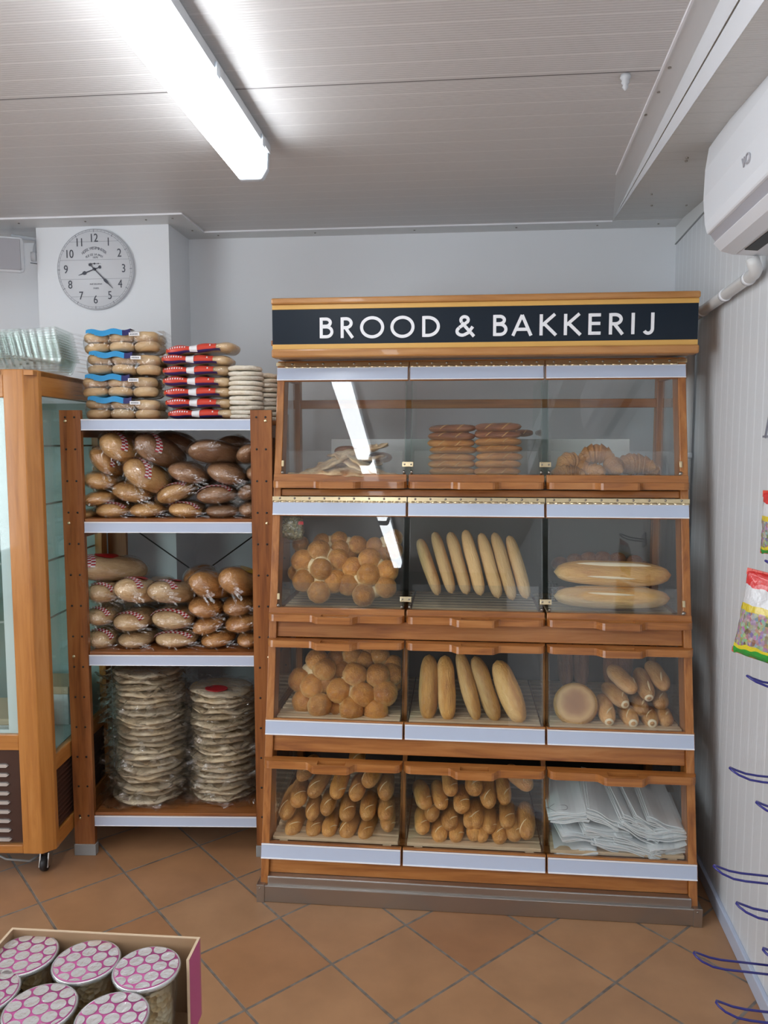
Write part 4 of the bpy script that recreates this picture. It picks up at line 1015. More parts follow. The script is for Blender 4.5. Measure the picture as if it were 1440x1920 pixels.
# ================================================================== SHELF RACK (left of the display)
TH = R(4.5); SO = Vector((-1.468, 2.734, 0)); SAX = Vector((math.cos(TH), math.sin(TH), 0)); SNY = Vector((-math.sin(TH), math.cos(TH), 0))
def S(px, py, off=0.0):
    """point seen at px, py on the rack's front plane pushed back by off, in room coordinates"""
    d = ray(px, py); k = ((SO+SNY*off-EYE).dot(SNY))/SNY.dot(d); return EYE+d*k
def sl(s, t_, z): return SO+SAX*s+SNY*t_+Vector((0, 0, z))
rack = thing('shelf_rack', 'pine shelf rack with white price strips, full of bagged bread', 'shelf rack', SO, (0, 0, TH))
RD = .46
for s0, s1 in ((0, .078), (.709, .787)):
    for t0_, t1_ in ((0, .022), (RD-.022, RD)):
        b = MB().box(s0, s1, t0_, t1_, .042, 1.72)
        for k in range(14):
            z = .16+.118*k
            for sx_ in (.022, .056): b.lathe([(.0042, 0), (.004, .0008)], (s0+sx_, t0_-.0002, z), 8, 1, M=Matrix.Rotation(R(90), 3, 'X'))
        post = b.build('post', ['rack_wood_z', 'dark'], rack)
        if t0_ == 0:
            for z in (1.68, 1.30, .79, .15):
                MB().lathe([(.0065, 0), (.005, .002), (.001, .003)], (s0+(.022 if s0 == 0 else .056), t0_, z), 10, 0, M=Matrix.Rotation(R(90), 3, 'X')).build('screw', 'brass', post)
        MB().box(s0-.003, s1+.003, t0_-.004, t1_+.004, 0, .045).build('foot', 'grey_plastic', rack, bevel=.002)
    for z in (1.62, 1.24, .73, .10): MB().box(s0+.02, s1-.02, .022, RD-.022, z, z+.05).build('side_bar', 'rack_wood_y', rack, bevel=.002)
SHZ = [.118, .755, 1.264, 1.646]
for z in SHZ:
    top = z+.052 if z < 1.6 else z+.040
    MB().box(.079, .708, .006, RD-.03, top-.018, top).build('shelf_board', 'rack_wood_x', rack, bevel=.002)
    st_ = MB().box(.079, .708, .002, .005, z, z+.041).box(.079, .708, .0005, .003, z+.037, z+.041, 1).box(.079, .708, .0005, .003, z, z+.003, 1).build('price_strip', ['strip', 'strip_edge'], rack)
    MB().box(.079, .708, .006, .026, z-.0, top-.018).build('shelf_edge', 'rack_wood_x', rack)
MB().tube([(.08, RD-.01, 1.25), (.40, RD-.01, 1.02), (.70, RD-.01, .80)], .003, 6).build('brace', 'wire_dark', rack)
MB().tube([(.70, RD-.012, 1.25), (.08, RD-.012, .80)], .003, 6).build('brace', 'wire_dark', rack)
TOPZ = [.170, .807, 1.316, 1.686]

# ---- bagged loaves: unit loaf, local y is the long way (front end at -1)
def loafrings(seed, infl=1.0, amp=.05, n=20, k=24, sx=3.2):
    rs = []
    for i in range(n+1):
        u = -1+2*i/n; r = max(.03, (1-abs(u)**sx))**.5; ring = []
        for j in range(k):
            th = 2*PI*j/k; c, s_ = math.cos(th), math.sin(th)
            q = infl*(1+amp*nz3(u*2, c*1.2, s_*1.2, seed)); zz = s_*(1 if s_ > 0 else .86)
            ring.append((c*r*q, u*(1+(infl-1)), zz*r*q))
        rs.append(ring)
    return rs
def make_loaf(crust, seed, tape, sticker):
    t = thing('bagged_loaf', '', 'bread'); MB().rings([r[::-1] for r in loafrings(seed)]).build('loaf', crust, t)
    b = MB(); b.rings([r[::-1] for r in loafrings(seed+3, 1.08, .17, 34, 40)])
    # gathered ends of the bag and a stray corner
    for sgn in (1, -1):
        for k in range(9):
            a = 2*PI*k/9; u = -.93*sgn if sgn == 1 else .95
            p = Vector((math.cos(a)*.45+sgn*.35, u, math.sin(a)*.35-.2)); q = p+Vector((.42*math.cos(a)+sgn*.32, -.03*sgn, .26*math.sin(a)-.12))
            w_ = Vector((.10*math.sin(a), 0, .12)); b.add([p-w_, p+w_, q+w_*.8, q-w_*1.2], [(0, 1, 2, 3)])
    b.build('bag', 'film', t)
    if tape:
        b = MB(); n = 22
        for rrow in range(2):
            for k in range(n):
                pts = []
                for (kk, yy) in ((k, rrow), (k+1, rrow), (k+1, rrow+1), (k, rrow+1)):
                    th = R(28+150*kk/n); u = -.70+.10*yy+.30*(kk/n-.3); r = (1-abs(u)**3.2)**.5*1.10
                    pts.append((math.cos(th)*r, u, math.sin(th)*r))
                b.add(pts, [(0, 1, 2, 3)], (k+rrow) % 2)
        b.build('checked_tape', ['tape_red', 'tape_white'], t)
    if sticker:
        b = MB(); c = []
        for k in range(20):
            a = 2*PI*k/20; x = .42*math.cos(a); y = -.15+.30*math.sin(a); r = (1-abs(y)**3.2)**.5*1.12; c.append((x, y, math.sqrt(max(0, r*r-x*x))))
        b.add(c, [tuple(range(20))]); b.build('sticker', sticker, t)
    remember(t); return t
LP = {k: make_loaf(*v) for k, v in {'w': ('bag_loaf_wheat', 1, False, None), 'wt': ('bag_loaf_wheat', 2, True, None), 'ws': ('bag_loaf_wheat', 3, True, 'label_red'),
      'l': ('bag_loaf', 4, False, None), 'lt': ('bag_loaf', 5, True, None), 'd': ('bag_loaf_dark', 7, False, None), 'dt': ('bag_loaf_dark', 8, True, None),
      'b': ('bag_loaf_brown', 9, False, None), 'by': ('bag_loaf_brown', 10, False, 'label_yellow')}.items()}
KN = {'w': 'pale wheat', 'l': 'light brown', 'd': 'dark grey-brown', 'b': 'glossy brown'}
def loaf(kind, cx, cy, W, H, rl, where, group, yaw=0.0, pitch=0.0, L_=.115, off=None):
    px, py = 120+cx/3.6, 780+cy/3.6
    o_ = .035+L_*.55 if off is None else off
    p = S(px, py, o_); dist = (p-EYE).dot(FW)
    rx = W/3.6/F*dist/2; rz = H/3.6/F*dist/2
    # seen point is on the loaf's front half, its middle lies further back
    c = p+SNY*(L_*.40)*1.0
    k = LP[kind]; M = Matrix.Rotation(TH+R(yaw), 3, 'Z') @ Matrix.Rotation(R(pitch), 3, 'X') @ Matrix.Rotation(R(rl), 3, 'Y')
    what = {'t': ' with checked tape', 's': ' with red sticker', 'y': ' with yellow sticker'}.get(kind[1:], '')
    place(k, KN[kind[0]]+' bagged loaf'+what+', '+where, c, M, (rx*1.0, L_, rz*1.0), group)
G1 = 'bagged loaves on the second shelf'; G2 = 'bagged loaves on the third shelf'
U = 'second shelf, '
for a in (('lt', 330, 640, 235, 118, 0, U+'bottom row, second from left'), ('l', 560, 638, 235, 115, 0, U+'bottom row, third'), ('lt', 818, 637, 238, 118, 5, U+'bottom row, fourth'), ('d', 1065, 645, 230, 105, 0, U+'bottom row, fifth'), ('d', 1255, 635, 160, 120, 0, U+'bottom row, last'),
          ('l', 165, 665, 110, 70, 0, U+'bottom row, far left'), ('l', 232, 562, 210, 112, -6, U+'second row, far left'), ('l', 455, 518, 255, 150, 12, U+'second row, middle left'), ('lt', 750, 522, 260, 135, -20, U+'second row, centre'), ('dt', 1022, 535, 265, 140, -4, U+'second row, right of centre'), ('d', 1250, 515, 165, 120, -15, U+'second row, right end'),
          ('l', 235, 440, 215, 135, 8, U+'third row, far left'), ('d', 830, 388, 255, 145, 15, U+'third row, right of centre'), ('d', 1098, 395, 265, 150, 16, U+'third row, right'), ('d', 1290, 390, 120, 120, 10, U+'third row, cut by the post')): loaf(*a, G1, random.uniform(-6, 6))
loaf('lt', 265, 315, 225, 150, 48, U+'sliding down at the upper left', G1, 0, -8); loaf('lt', 540, 415, 260, 185, 40, U+'tilted in the middle of the pile', G1, -18, -14, .12, .06); loaf('lt', 380, 235, 250, 185, 38, U+'topmost at the left', G1, -15, -12, .13, .09)
loaf('dt', 625, 245, 245, 185, 42, U+'topmost in the centre', G1, -18, -12, .14, .09); loaf('d', 1015, 258, 260, 150, -14, U+'topmost at the right', G1, -25, -10, .14, .08); loaf('d', 1245, 262, 170, 120, -28, U+'topmost at the right end', G1, 0, -6, .12, .08)
loaf('d', 760, 190, 300, 150, 20, U+'back row behind the topmost dark one', G1, 0, 0, .12, .26); loaf('d', 1130, 200, 230, 140, -5, U+'back row behind the right top one', G1, 0, 0, .12, .26); loaf('l', 470, 190, 260, 150, 20, U+'back row at the upper left', G1, 0, 0, .12, .26)
for (cx, cy) in ((330, 470), (560, 470), (800, 460), (1040, 460)): loaf('d' if cx > 700 else 'l', cx, cy, 240, 140, 0, U+'hidden back row, %s' % {330: 'left', 560: 'left of centre', 800: 'right of centre', 1040: 'right'}[cx], G1, 0, 0, .10, .27)
V = 'third shelf, '
for a in (('wt', 250, 1505, 200, 145, 10, V+'bottom row, far left'), ('w', 485, 1512, 225, 110, 4, V+'bottom row, second'), ('wt', 758, 1505, 285, 118, 0, V+'bottom row, third and widest'), ('b', 1035, 1508, 220, 112, -5, V+'bottom row, fourth'), ('b', 1250, 1510, 170, 105, 0, V+'bottom row, right end'),
          ('wt', 248, 1352, 195, 135, 6, V+'second row, far left'), ('wt', 462, 1388, 240, 142, 0, V+'second row, second'), ('wt', 730, 1372, 282, 145, 4, V+'second row, third'), ('b', 970, 1415, 212, 125, -14, V+'second row, fourth'), ('b', 1200, 1400, 235, 128, -8, V+'second row, right end'),
          ('wt', 255, 1195, 210, 145, 5, V+'third row, far left'), ('b', 948, 1297, 222, 138, 10, V+'third row, right of centre'), ('b', 1172, 1287, 215, 135, -6, V+'third row, right end')): loaf(*a, G2, random.uniform(-5, 5))
loaf('ws', 478, 1200, 232, 178, 10, V+'on top of the second pile', G2, -12, -12, .13, .07); loaf('ws', 715, 1212, 245, 165, 4, V+'on top of the third pile', G2, -14, -12, .14, .07)
loaf('b', 975, 1160, 232, 180, 28, V+'on top, right of centre', G2, -14, -12, .13, .08); loaf('by', 1180, 1140, 225, 195, 30, V+'topmost at the right end', G2, -16, -12, .14, .07)
loaf('ws', 262, 1050, 235, 180, 12, V+'topmost at the left, lying far back', G2, -38, -8, .17, .10)
loaf('b', 900, 1090, 190, 130, 0, V+'behind the two top brown loaves', G2, 0, 0, .12, .25); loaf('w', 600, 1180, 240, 150, 0, V+'in the back row, centre', G2, 0, 0, .12, .26)
for (cx, cy, kd) in ((360, 1330, 'w'), (600, 1340, 'w'), (850, 1340, 'b'), (1080, 1330, 'b')): loaf(kd, cx, cy, 240, 140, 0, V+'hidden back row, %s' % {360: 'left', 600: 'left of centre', 850: 'right of centre', 1080: 'right'}[cx], G2, 0, 0, .10, .27)

# ---- wavy round flatbreads
def disc(seed, th, amp, n=40, m_=7, edge=.75):
    b = MB(); rs = []
    prof = [(0.02, 1), (.3, 1), (.6, 1), (.86, .95), (.96, .7), (1.0, .2), (1.0, -.2), (.96, -.7), (.86, -.95), (.5, -1), (.02, -1)]
    for r, h in prof:
        ring = []
        for k in range(n):
            a = 2*PI*k/n; q = 1+.05*nz3(math.cos(a)*1.3, math.sin(a)*1.3, 0, seed)
            z = h*th+amp*(r**1.5)*nz3(math.cos(a)*2.2, math.sin(a)*2.2, r, seed)
            ring.append((math.cos(a)*r*q, math.sin(a)*r*q, z))
        rs.append(ring)
    return b.rings(rs[::-1], 0, True)
def bagsheet(seed, ext_=1.20, th=.095):
    b = MB(); n = 26; top, bot = [], []
    for j in range(n+1):
        for i in range(n+1):
            x = -1+2*i/n; y = -1+2*j/n; X = x*ext_*(1-.06*y*y); Y = y*ext_*(1-.06*x*x); r = math.hypot(X, Y)
            h = th*max(0, 1-max(0, (r-.85)/.35)) if r > .85 else th
            w_ = .055*nz3(X*3, Y*3, 0, seed)+(.20*nz3(X*3.5, Y*3.5, 4, seed) if r > 1 else 0)+.07*nz3(X*9, Y*9, 1, seed)*(1 if r > .9 else .3)
            X += .05*nz3(X*4, Y*4, 5, seed)*(r > .9); Y += .04*nz3(X*4, Y*4, 6, seed)*(r > .9)
            top.append((X, Y, h+w_)); bot.append((X, Y, -h+w_))
    k = n+1; N_ = len(top); fs = []
    for j in range(n):
        for i in range(n): a = j*k+i; fs += [(a, a+1, a+k+1, a+k), (N_+a, N_+a+k, N_+a+k+1, N_+a+1)]
    return b.add(top+bot, fs, 0, True)
def make_pita(seed, sticker=False):
    t = thing('bagged_flatbread', '', 'flatbread'); disc(seed, .066, .085).build('bread', 'flatbread_crust', t); bagsheet(seed+9).build('bag', 'film_pita', t)
    if sticker:
        MB().add([(.36*math.cos(2*PI*k/24), .10-.55+.30*math.sin(2*PI*k/24), .115) for k in range(24)]+[(.36*math.cos(2*PI*k/24), .10-.55+.30*math.sin(2*PI*k/24), .10) for k in range(24)], [tuple(range(24)), tuple(range(24, 48))[::-1]]+[(k, 24+k, 24+(k+1) % 24, (k+1) % 24) for k in range(24)]).build('sticker', 'label_red', t)
    remember(t); return t
pit = [make_pita(s) for s in range(4)]; pst = make_pita(6, True)
def pstack(s_c, t_c, n, ztop, rad, where, sideways):
    z0 = TOPZ[0]+.006
    for i in range(n):
        z = z0+(ztop-z0)*(i+.5)/n; last = i == n-1
        q = rad*(1.06-.08*i/n)*random.uniform(.96, 1.03)
        pr_ = pst if (last and where == 'right') else pit[i % 4]
        lab = 'round flatbread in clear bag, %s stack on the bottom shelf, %s' % (where, 'topmost' if last else ORD[i]+' from the bottom')
        if last and where == 'right': lab = 'round flatbread in clear bag with a red sticker, on top of the right stack'
        place(pr_, lab, sl(s_c+sideways(i/n)+random.uniform(-.007, .007), t_c+random.uniform(-.01, .01), z), (R(random.uniform(-1.5, 1.5)), R(random.uniform(-2.0, 2.0)), TH+R(random.choice((0, 90, 180, 270))*(0 if last else 1)+random.uniform(-10, 10))), (q, q, q), 'bagged flatbreads, %s stack' % where)
pstack(.247, .19, 21, .70, .136, 'left', lambda u: .010*math.sin(u*4))
pstack(.538, .20, 19, .62, .130, 'right', lambda u: .01*math.sin(u*3))

# ---- top of the rack
# bagel packs
def make_bunpack():
    t = thing('bagel_pack', '', 'bagel pack'); b0 = None
    for layer in range(2):
        for row in range(2):
            for k in range(3):
                b = MB(); rs = []
                for (r, z) in ((.02, -.0175), (.035, -.0185), (.046, -.010), (.0485, .0), (.046, .010), (.036, .0175), (.02, .019), (.008, .016)):
                    rs.append([(r*math.cos(2*PI*j/20)*(1+.03*nz3(k, j*.3, layer, 1)), r*math.sin(2*PI*j/20), z+.002*nz3(j*.4, k, layer, 2)) for j in range(20)])
                if b0 is None: b0 = b.rings(rs).build('bagel', 'bagel_crust', t); o = b0
                else: o = b0.copy(); COL.objects.link(o)
                o.location = (-.097+.097*k, .05+.097*row, .021+.039*layer); o.rotation_euler = (R(random.uniform(-3, 3)), R(random.uniform(-4, 4)), random.uniform(0, 6))
    n, k_ = 22, 30; rs = []
    for i in range(n+1):
        u = -1+2*i/n; r = max(.02, 1-abs(u)**7)**.5
        rs.append([(u*.158, .0985+math.copysign(abs(math.cos(2*PI*j/k_))**.55, math.cos(2*PI*j/k_))*.102*r*(1+.04*nz3(u*4, j*.5, 0, 1)), .041+math.copysign(abs(math.sin(2*PI*j/k_))**.6, math.sin(2*PI*j/k_))*.043*r*(1+.07*nz3(u*5, j*.5, 2, 1))) for j in range(k_)])
    b = MB().rings([r[::-1] for r in rs])
    for sg in (-1, 1):
        for k in range(5):
            z = .01+.016*k; b.add([(sg*.15, .0, z), (sg*.15, .19, z), (sg*(.172+.012*nz3(k, 1, 0)), .15, z+.012*nz3(k, 0, 1)), (sg*(.178+.02*nz3(k, 2, 0)), -.005, z+.02*nz3(k, 3, 0))], [(0, 1, 2, 3)])
    b.build('bag', 'film_m', t)
    b = MB(); n = 16
    for i in range(n):
        xa, xb = -.12+.17*i/n, -.12+.17*(i+1)/n; mi = 2 if i > 12 else (1 if i < 6 else 0)
        wa = .004*math.sin(i*.8); wb = .004*math.sin((i+1)*.8)
        h = .011 if i > 3 else .003+.003*i
        b.add([(xa, -.0045, .0755+wa-h), (xb, -.0045, .0755+wb-h), (xb, -.001, .086+wb), (xa, -.001, .086+wa), (xb, .06, .0875), (xa, .06, .0875)], [(0, 1, 2, 3), (3, 2, 4, 5)], (0, 0, 1)[mi] if mi != 1 else 0)
    b.build('blue_label', ['label_blue', 'label_navy'], t)
    b = MB().box(.045, .085, -.0075, -.006, .058, .071); b.build('price_sticker', 'label_white', t)
    for i_ in range(5): MB().box(.050+.006*i_, .054+.006*i_, -.0082, -.0076, .062, .067).build('price_print', 'print_grey', kids(t)[-1] if False else t)
    remember(t); return t
bp = make_bunpack()
for i in range(4):
    z = TOPZ[3]+.001+.0835*i; s_ = S(223-([0, 2, -4, -3][i]), 770, .05)
    q = (s_-SO).dot(SAX)
    place(bp, 'bagel pack with blue label on the rack, %s in the left stack' % ['bottom', 'second from the bottom', 'second from the top', 'topmost'][i], sl(q, .05, z), (0, R([.6, -.6, .8, -2][i]), TH+R([0, 3, -2, 2][i])), (.97, 1, .97), 'bagel packs on top of the rack')
# red and blue bun packs
def make_redpack():
    t = thing('bun_pack', '', 'bun pack')
    def prof(x, k, infl): return (1-abs(k)**2.5)*.019*infl*(1+.15*math.sin(x*75))
    def shell(x0, x1, infl, lo=0.0, hi=2*PI, n=30, m_=18):
        rs = []
        for i in range(n+1):
            x = x0+(x1-x0)*i/n; e = (max(0.02, 1-abs(x/.143)**8))**.5; ring = []
            full = hi-lo > 6.2
            for j in range(m_ if full else m_+1):
                a = lo+(hi-lo)*j/m_; c, s_ = math.cos(a), math.sin(a)
                ring.append((x, .088+math.copysign(abs(c)**.6, c)*.088*e*infl, .021+math.copysign(abs(s_)**.7, s_)*.0175*e*infl*(1+.16*math.sin(x*66+.5))+.003*nz3(x*20, a, 0, 2)))
            rs.append(ring)
        return rs
    MB().rings([r[::-1] for r in shell(-.138, .138, 1)]).build('buns', 'bagel_crust', t)
    MB().rings([r[::-1] for r in shell(-.146, .146, 1.05)]).build('bag', 'film_m', t)
    pr = MB().rings(shell(-.125, .075, 1.065, PI*.72, PI*1.10, 30, 6), 0, True, False, False).build('red_print', 'pack_red', t)
    MB().rings(shell(-.118, .09, 1.070, PI*1.06, PI*1.24, 30, 4), 0, True, False, False).build('navy_print', 'pack_navy', t)
    MB().rings(shell(-.028, .002, 1.085, PI*.74, PI*1.16, 6, 6), 0, True, False, False).build('white_print', 'label_white', t)
    b = MB()
    for k in range(9):
        x = -.115+.0095*k+(.09 if k > 7 else 0)
        b.rings(shell(x, x+.0045, 1.078, PI*.86, PI*.95, 1, 2), 0, False, False, False)
    b.build('lettering', 'label_white', t)
    remember(t); return t
rp = make_redpack()
for i in range(7):
    z = TOPZ[3]+.001+.0405*i; q = (S(368+[4, 0, -1, -3, -4, -5, 3][i], 770, .05)-SO).dot(SAX)
    place(rp, 'flat red and navy bun pack, %s in the middle stack' % ['bottom one', 'second from the bottom', 'third from the bottom', 'fourth', 'third from the top', 'second from the top', 'topmost, slightly tilted'][i], sl(q, .06, z), (0, R([0, .6, -.8, .5, -.6, .8, -4][i]), TH+R(random.uniform(-3, 3))), (.97, 1, 1.04), 'red and navy bun packs on top of the rack')
def make_white(seed):
    o = disc(seed, .105, .03, 28).build('white_pita', 'pita_crust'); tag(o, '', 'flatbread'); remember(o); return o
wpit = [make_white(s) for s in range(3)]
for i in range(11):
    z = TOPZ[3]+.009+.0183*i; q = (S(462+random.uniform(-2, 2)+(2 if i < 4 else 0), 770, .10)-SO).dot(SAX)
    place(wpit[i % 3], 'pale white pita in the front right stack, '+('topmost' if i == 10 else ORD[i]+' from the bottom'), sl(q, .10, z), (R(random.uniform(-2, 2)), R(random.uniform(-3, 3)), random.uniform(0, 6)), (.066, .066, .080), 'white pitas on top of the rack, front stack')
for i in range(10):
    z = TOPZ[3]+.009+.0178*i
    place(wpit[i % 3], 'pale pita in the rear stack behind the display edge, '+('topmost' if i == 9 else ORD[i]+' from the bottom'), sl(.735, .19+random.uniform(-.004, .004), z), (R(random.uniform(-2, 2)), R(random.uniform(-3, 3)), random.uniform(0, 6)), (.068, .068, .080), 'white pitas on top of the rack, rear stack')
MB().box(.66, .79, .115, .27, TOPZ[3]-.018, TOPZ[3]-.001).build('shelf_board', 'rack_wood_x', rack, bevel=.002)

# ================================================================== GLASS CHILLER CABINET (left edge)
CH = Vector((-1.457, 2.55, 0)); ch = thing('glass_cabinet', 'pine-framed glass cooling cabinet with glass shelves at the left edge', 'cabinet', CH, (0, 0, TH))
cz = lambda py: P(40, py, 2.55).z
zt, zb = 1.853, .106; CW, CD = .72, .62
CT = lambda b, n, m, bv=.0, par=ch: b.build(n, m, par, None, bv)
post = [(-.108, 0), (-.036, 0), (0, .036), (0, .06), (-.03, .06), (-.108, .03)]
CT(MB().prism([(x, y) for x, y in post], zb, zt, 'z'), 'corner_post', 'chiller_wood_z', .003)
CT(MB().box(-.03, 0, CD-.06, CD, zb, zt), 'rear_post', 'chiller_wood_z', .003)
for (a, c) in ((cz(745), zt), (cz(1406), cz(1377)), (zb, cz(1583))):
    CT(MB().box(-CW, -.108, .002, .03, a, c), 'front_rail', 'chiller_wood_x', .003)
for (a, c) in ((1.765, zt), (.395, .455), (zb, .165)):
    CT(MB().box(-.028, -.002, .06, CD-.06, a, c), 'side_rail', 'chiller_wood_y', .003)
CT(MB().box(-CW, -.002, .002, CD, zt-.02, zt-.004), 'top_panel', 'chiller_wood_x')
# louvred panels
b = MB().box(-CW, -.108, .012, .022, zb+.04, cz(1406), 0)
for k in range(9):
    z = cz(1436+17.2*k); b.prism([(-.60, z-.006), (-.16, z-.006), (-.152, z), (-.16, z+.006), (-.60, z+.006), (-.608, z)], .004, .013, 'y', 1)
CT(b, 'front_louvre', ['louver_brown', 'louver_slot'])
b = MB().box(-.024, -.018, .06, CD-.06, .16, .40, 0)
for k in range(12): 
    z = .175+.0185*k; b.hexa([(-.018, .075, z), (-.008, .075, z-.004), (-.008, CD-.08, z-.004), (-.018, CD-.08, z), (-.018, .075, z+.010), (-.010, .075, z), (-.010, CD-.08, z), (-.018, CD-.08, z+.010)])
CT(b, 'side_louvre', ['louver_brown'])
gz0, gz1 = .455, 1.765
CT(MB().box(-.017, -.012, .055, CD-.055, gz0, gz1), 'side_glass', 'glass_green')
CT(MB().box(-CW, -.112, .014, .019, cz(1377), cz(745)), 'front_glass', 'glass_green')
CT(MB().box(-.150, -.112, .020, .03, cz(1377), cz(745)).box(-CW, -.150, .020, .028, cz(1377), cz(1377)+.012).box(-CW, -.150, .020, .028, cz(745)-.012, cz(745)), 'front_seal', 'plastic_white')
CT(MB().box(-CW, -.03, CD-.03, CD-.01, gz0, gz1), 'rear_panel', 'chiller_inside')
CT(MB().box(-CW-.02, -CW, .0, CD, zb, zt), 'far_side', 'chiller_inside')
CT(MB().box(-CW, -.03, .03, CD-.03, gz0-.03, gz0), 'floor_panel', 'chiller_inside')
for py in (836, 947, 1055, 1163):
    z = P(10, py, 2.62).z
    s_ = CT(MB().box(-CW+.02, -.035, .06, CD-.05, z-.004, z+.003), 'glass_shelf', 'glass_green')
    CT(MB().box(-CW+.02, -.035, .056, .060, z-.004, z+.003), 'shelf_edge', 'fascia', 0, s_)
    CT(MB().box(-.035, -.031, .06, CD-.05, z-.004, z+.003), 'shelf_edge', 'fascia', 0, s_)
for (x, y) in ((-.065, .085), (-.65, .085), (-.065, CD-.08)):
    c = CT(MB().lathe([(.012, .0), (.014, .025), (.013, .05)], (x, y+.0, .058), 12), 'castor', 'steel')
    CT(MB().prism([(y-.026, .020), (y-.012, .070), (y+.022, .070), (y+.008, .020)], x-.018, x-.013, 'x').prism([(y-.026, .020), (y-.012, .070), (y+.022, .070), (y+.008, .020)], x+.013, x+.018, 'x'), 'castor_fork', 'steel', .0, c)
    Mx = Matrix.Rotation(R(90), 3, 'Y')
    CT(MB().lathe([(.010, -.010), (.027, -.010), (.029, -.004), (.029, .004), (.027, .010), (.010, .010)], (x, y-.009, .029), 22, M=Mx), 'wheel', 'rubber', 0, c)
    CT(MB().box(x-.03, x+.03, y-.025, y+.03, .095, zb), 'castor_plate', 'steel', 0, c)
tag(MB().tube([CH+Vector(q) for q in ((-.30, .05, .09), (-.2, .03, .06), (-.12, .05, .045), (-.09, .12, .05), (-.12, .3, .02))], .004, 8).build('power_cable', 'grey_plastic'), 'grey cable hanging under the glass cabinet by the castor', 'cable')
# a few pale boxes and bags on the cabinet floor and low shelf
for (x0, x1, y0, y1, z0, h, w_) in ((-.40, -.17, .10, .34, gz0, .12, 'tall one at the front'), (-.30, -.08, .36, .54, gz0, .16, 'back right one'), (-.62, -.42, .12, .4, gz0, .09, 'low one at the left')):
    t = thing('cake_box', 'pale carton on the floor of the glass cabinet, '+w_, 'box', CH+SAX*((x0+x1)/2)+SNY*((y0+y1)/2)+Vector((0, 0, z0)), (0, 0, TH), 'cartons inside the glass cabinet')
    w2, d2 = (x1-x0)/2, (y1-y0)/2
    MB().box(-w2, w2, -d2, d2, 0, h*.8).build('tray', 'trim_white', t, bevel=.003); MB().box(-w2-.003, w2+.003, -d2-.003, d2+.003, h*.8, h).build('lid', 'card_edge', t, bevel=.004)
# nested clear trays on top
tr = thing('clear_tray', '', 'plastic tray'); n = 24; b = MB(); rs = []
for (q, z) in ((.80, 0), (.86, .004), (1.0, .055), (1.06, .056), (1.07, .050)):
    ring = []
    for k in range(4*n):
        s_, f_ = divmod(k, n); f_ = f_/n; w_, d_ = .11*q, .085*q; wv = .0016*math.sin(f_*n*2.1)*(1 if q < 1.02 else .2)
        ring.append({0: (-w_+2*w_*f_, -d_-wv, z), 1: (w_+wv, -d_+2*d_*f_, z), 2: (w_-2*w_*f_, d_+wv, z), 3: (-w_-wv, d_-2*d_*f_, z)}[s_])
    rs.append(ring)
b.rings(rs, 0, False, False); b.add(rs[0], [tuple(range(4*n))]); b.build('tray', 'clear_plastic', tr); b2 = MB().tube(rs[4], .0016, 5, 0, True); b2.build('rim', 'clear_plastic', tr); remember(tr)
for st_, (px, nn2, tilt) in enumerate(((75, 12, 6), (8, 12, 3))):
    for i in range(nn2):
        p = P(px, 690, 2.78); p.z = zt+.004+.0088*i
        place(tr, 'clear tray in the %s nested stack on the glass cabinet, %s from bottom' % (('right', 'left')[st_], ORD[i]), p+Vector((-.0016*i, 0, 0)), (0, R(-tilt*i/12), TH+R(4)), (1, 1, 1), 'nested clear trays on the glass cabinet')

# ================================================================== CLOCK
cc = P(180, 506, 3.33); CRAD = .174
clk = thing('wall_clock', 'round white plank-look wall clock on the wall pillar, showing about 8:22', 'clock', (cc.x, 3.335, cc.z), (0, 0, 0))
Mc = Matrix.Rotation(R(90), 3, 'X')
MB().lathe([(.001, 0), (CRAD-.002, 0), (CRAD, .003), (CRAD, .014), (CRAD-.003, .017), (.001, .017)], n=64, M=Mc).build('case', 'clock_face', clk)
b = MB()
for (r0, r1) in ((.1625, .1637), (.1695, .1707)): b.rings([[(r*math.cos(2*PI*k/72), -.0174, r*math.sin(2*PI*k/72)) for k in range(72)] for r in (r0, r1)], 0, False, False)
for k in range(60):
    a = 2*PI*k/60; w_ = .0014 if k % 5 == 0 else .0005; u = Vector((math.sin(a), 0, math.cos(a))); v_ = Vector((u.z, 0, -u.x))*w_
    y = Vector((0, -.0175, 0)); r0, r1 = (.159, .171) if k % 5 == 0 else (.163, .170)
    b.add([u*r0-v_+y, u*r0+v_+y, u*r1+v_+y, u*r1-v_+y], [(0, 1, 2, 3)])
for z in (.118, .040, -.042, -.118):
    hw = math.sqrt(.162**2-z*z); b.add([(-hw, -.0172, z), (hw, -.0172, z), (hw, -.0172, z+.0011), (-hw, -.0172, z+.0011)], [(0, 1, 2, 3)])
b.build('dial_lines', 'clock_grey', clk)
for k in range(1, 13):
    a = 2*PI*k/12; me = text_mesh(str(k), .050, 'numeral', 'clock_ink', clk, Matrix.Translation((.132*math.sin(a), -.0178, .132*math.cos(a))) @ Matrix.Rotation(R(90), 4, 'X') @ Matrix.Diagonal((.82, 1, 1, 1)))
    o = bpy.data.objects.new('numeral', me); COL.objects.link(o); o.parent = clk
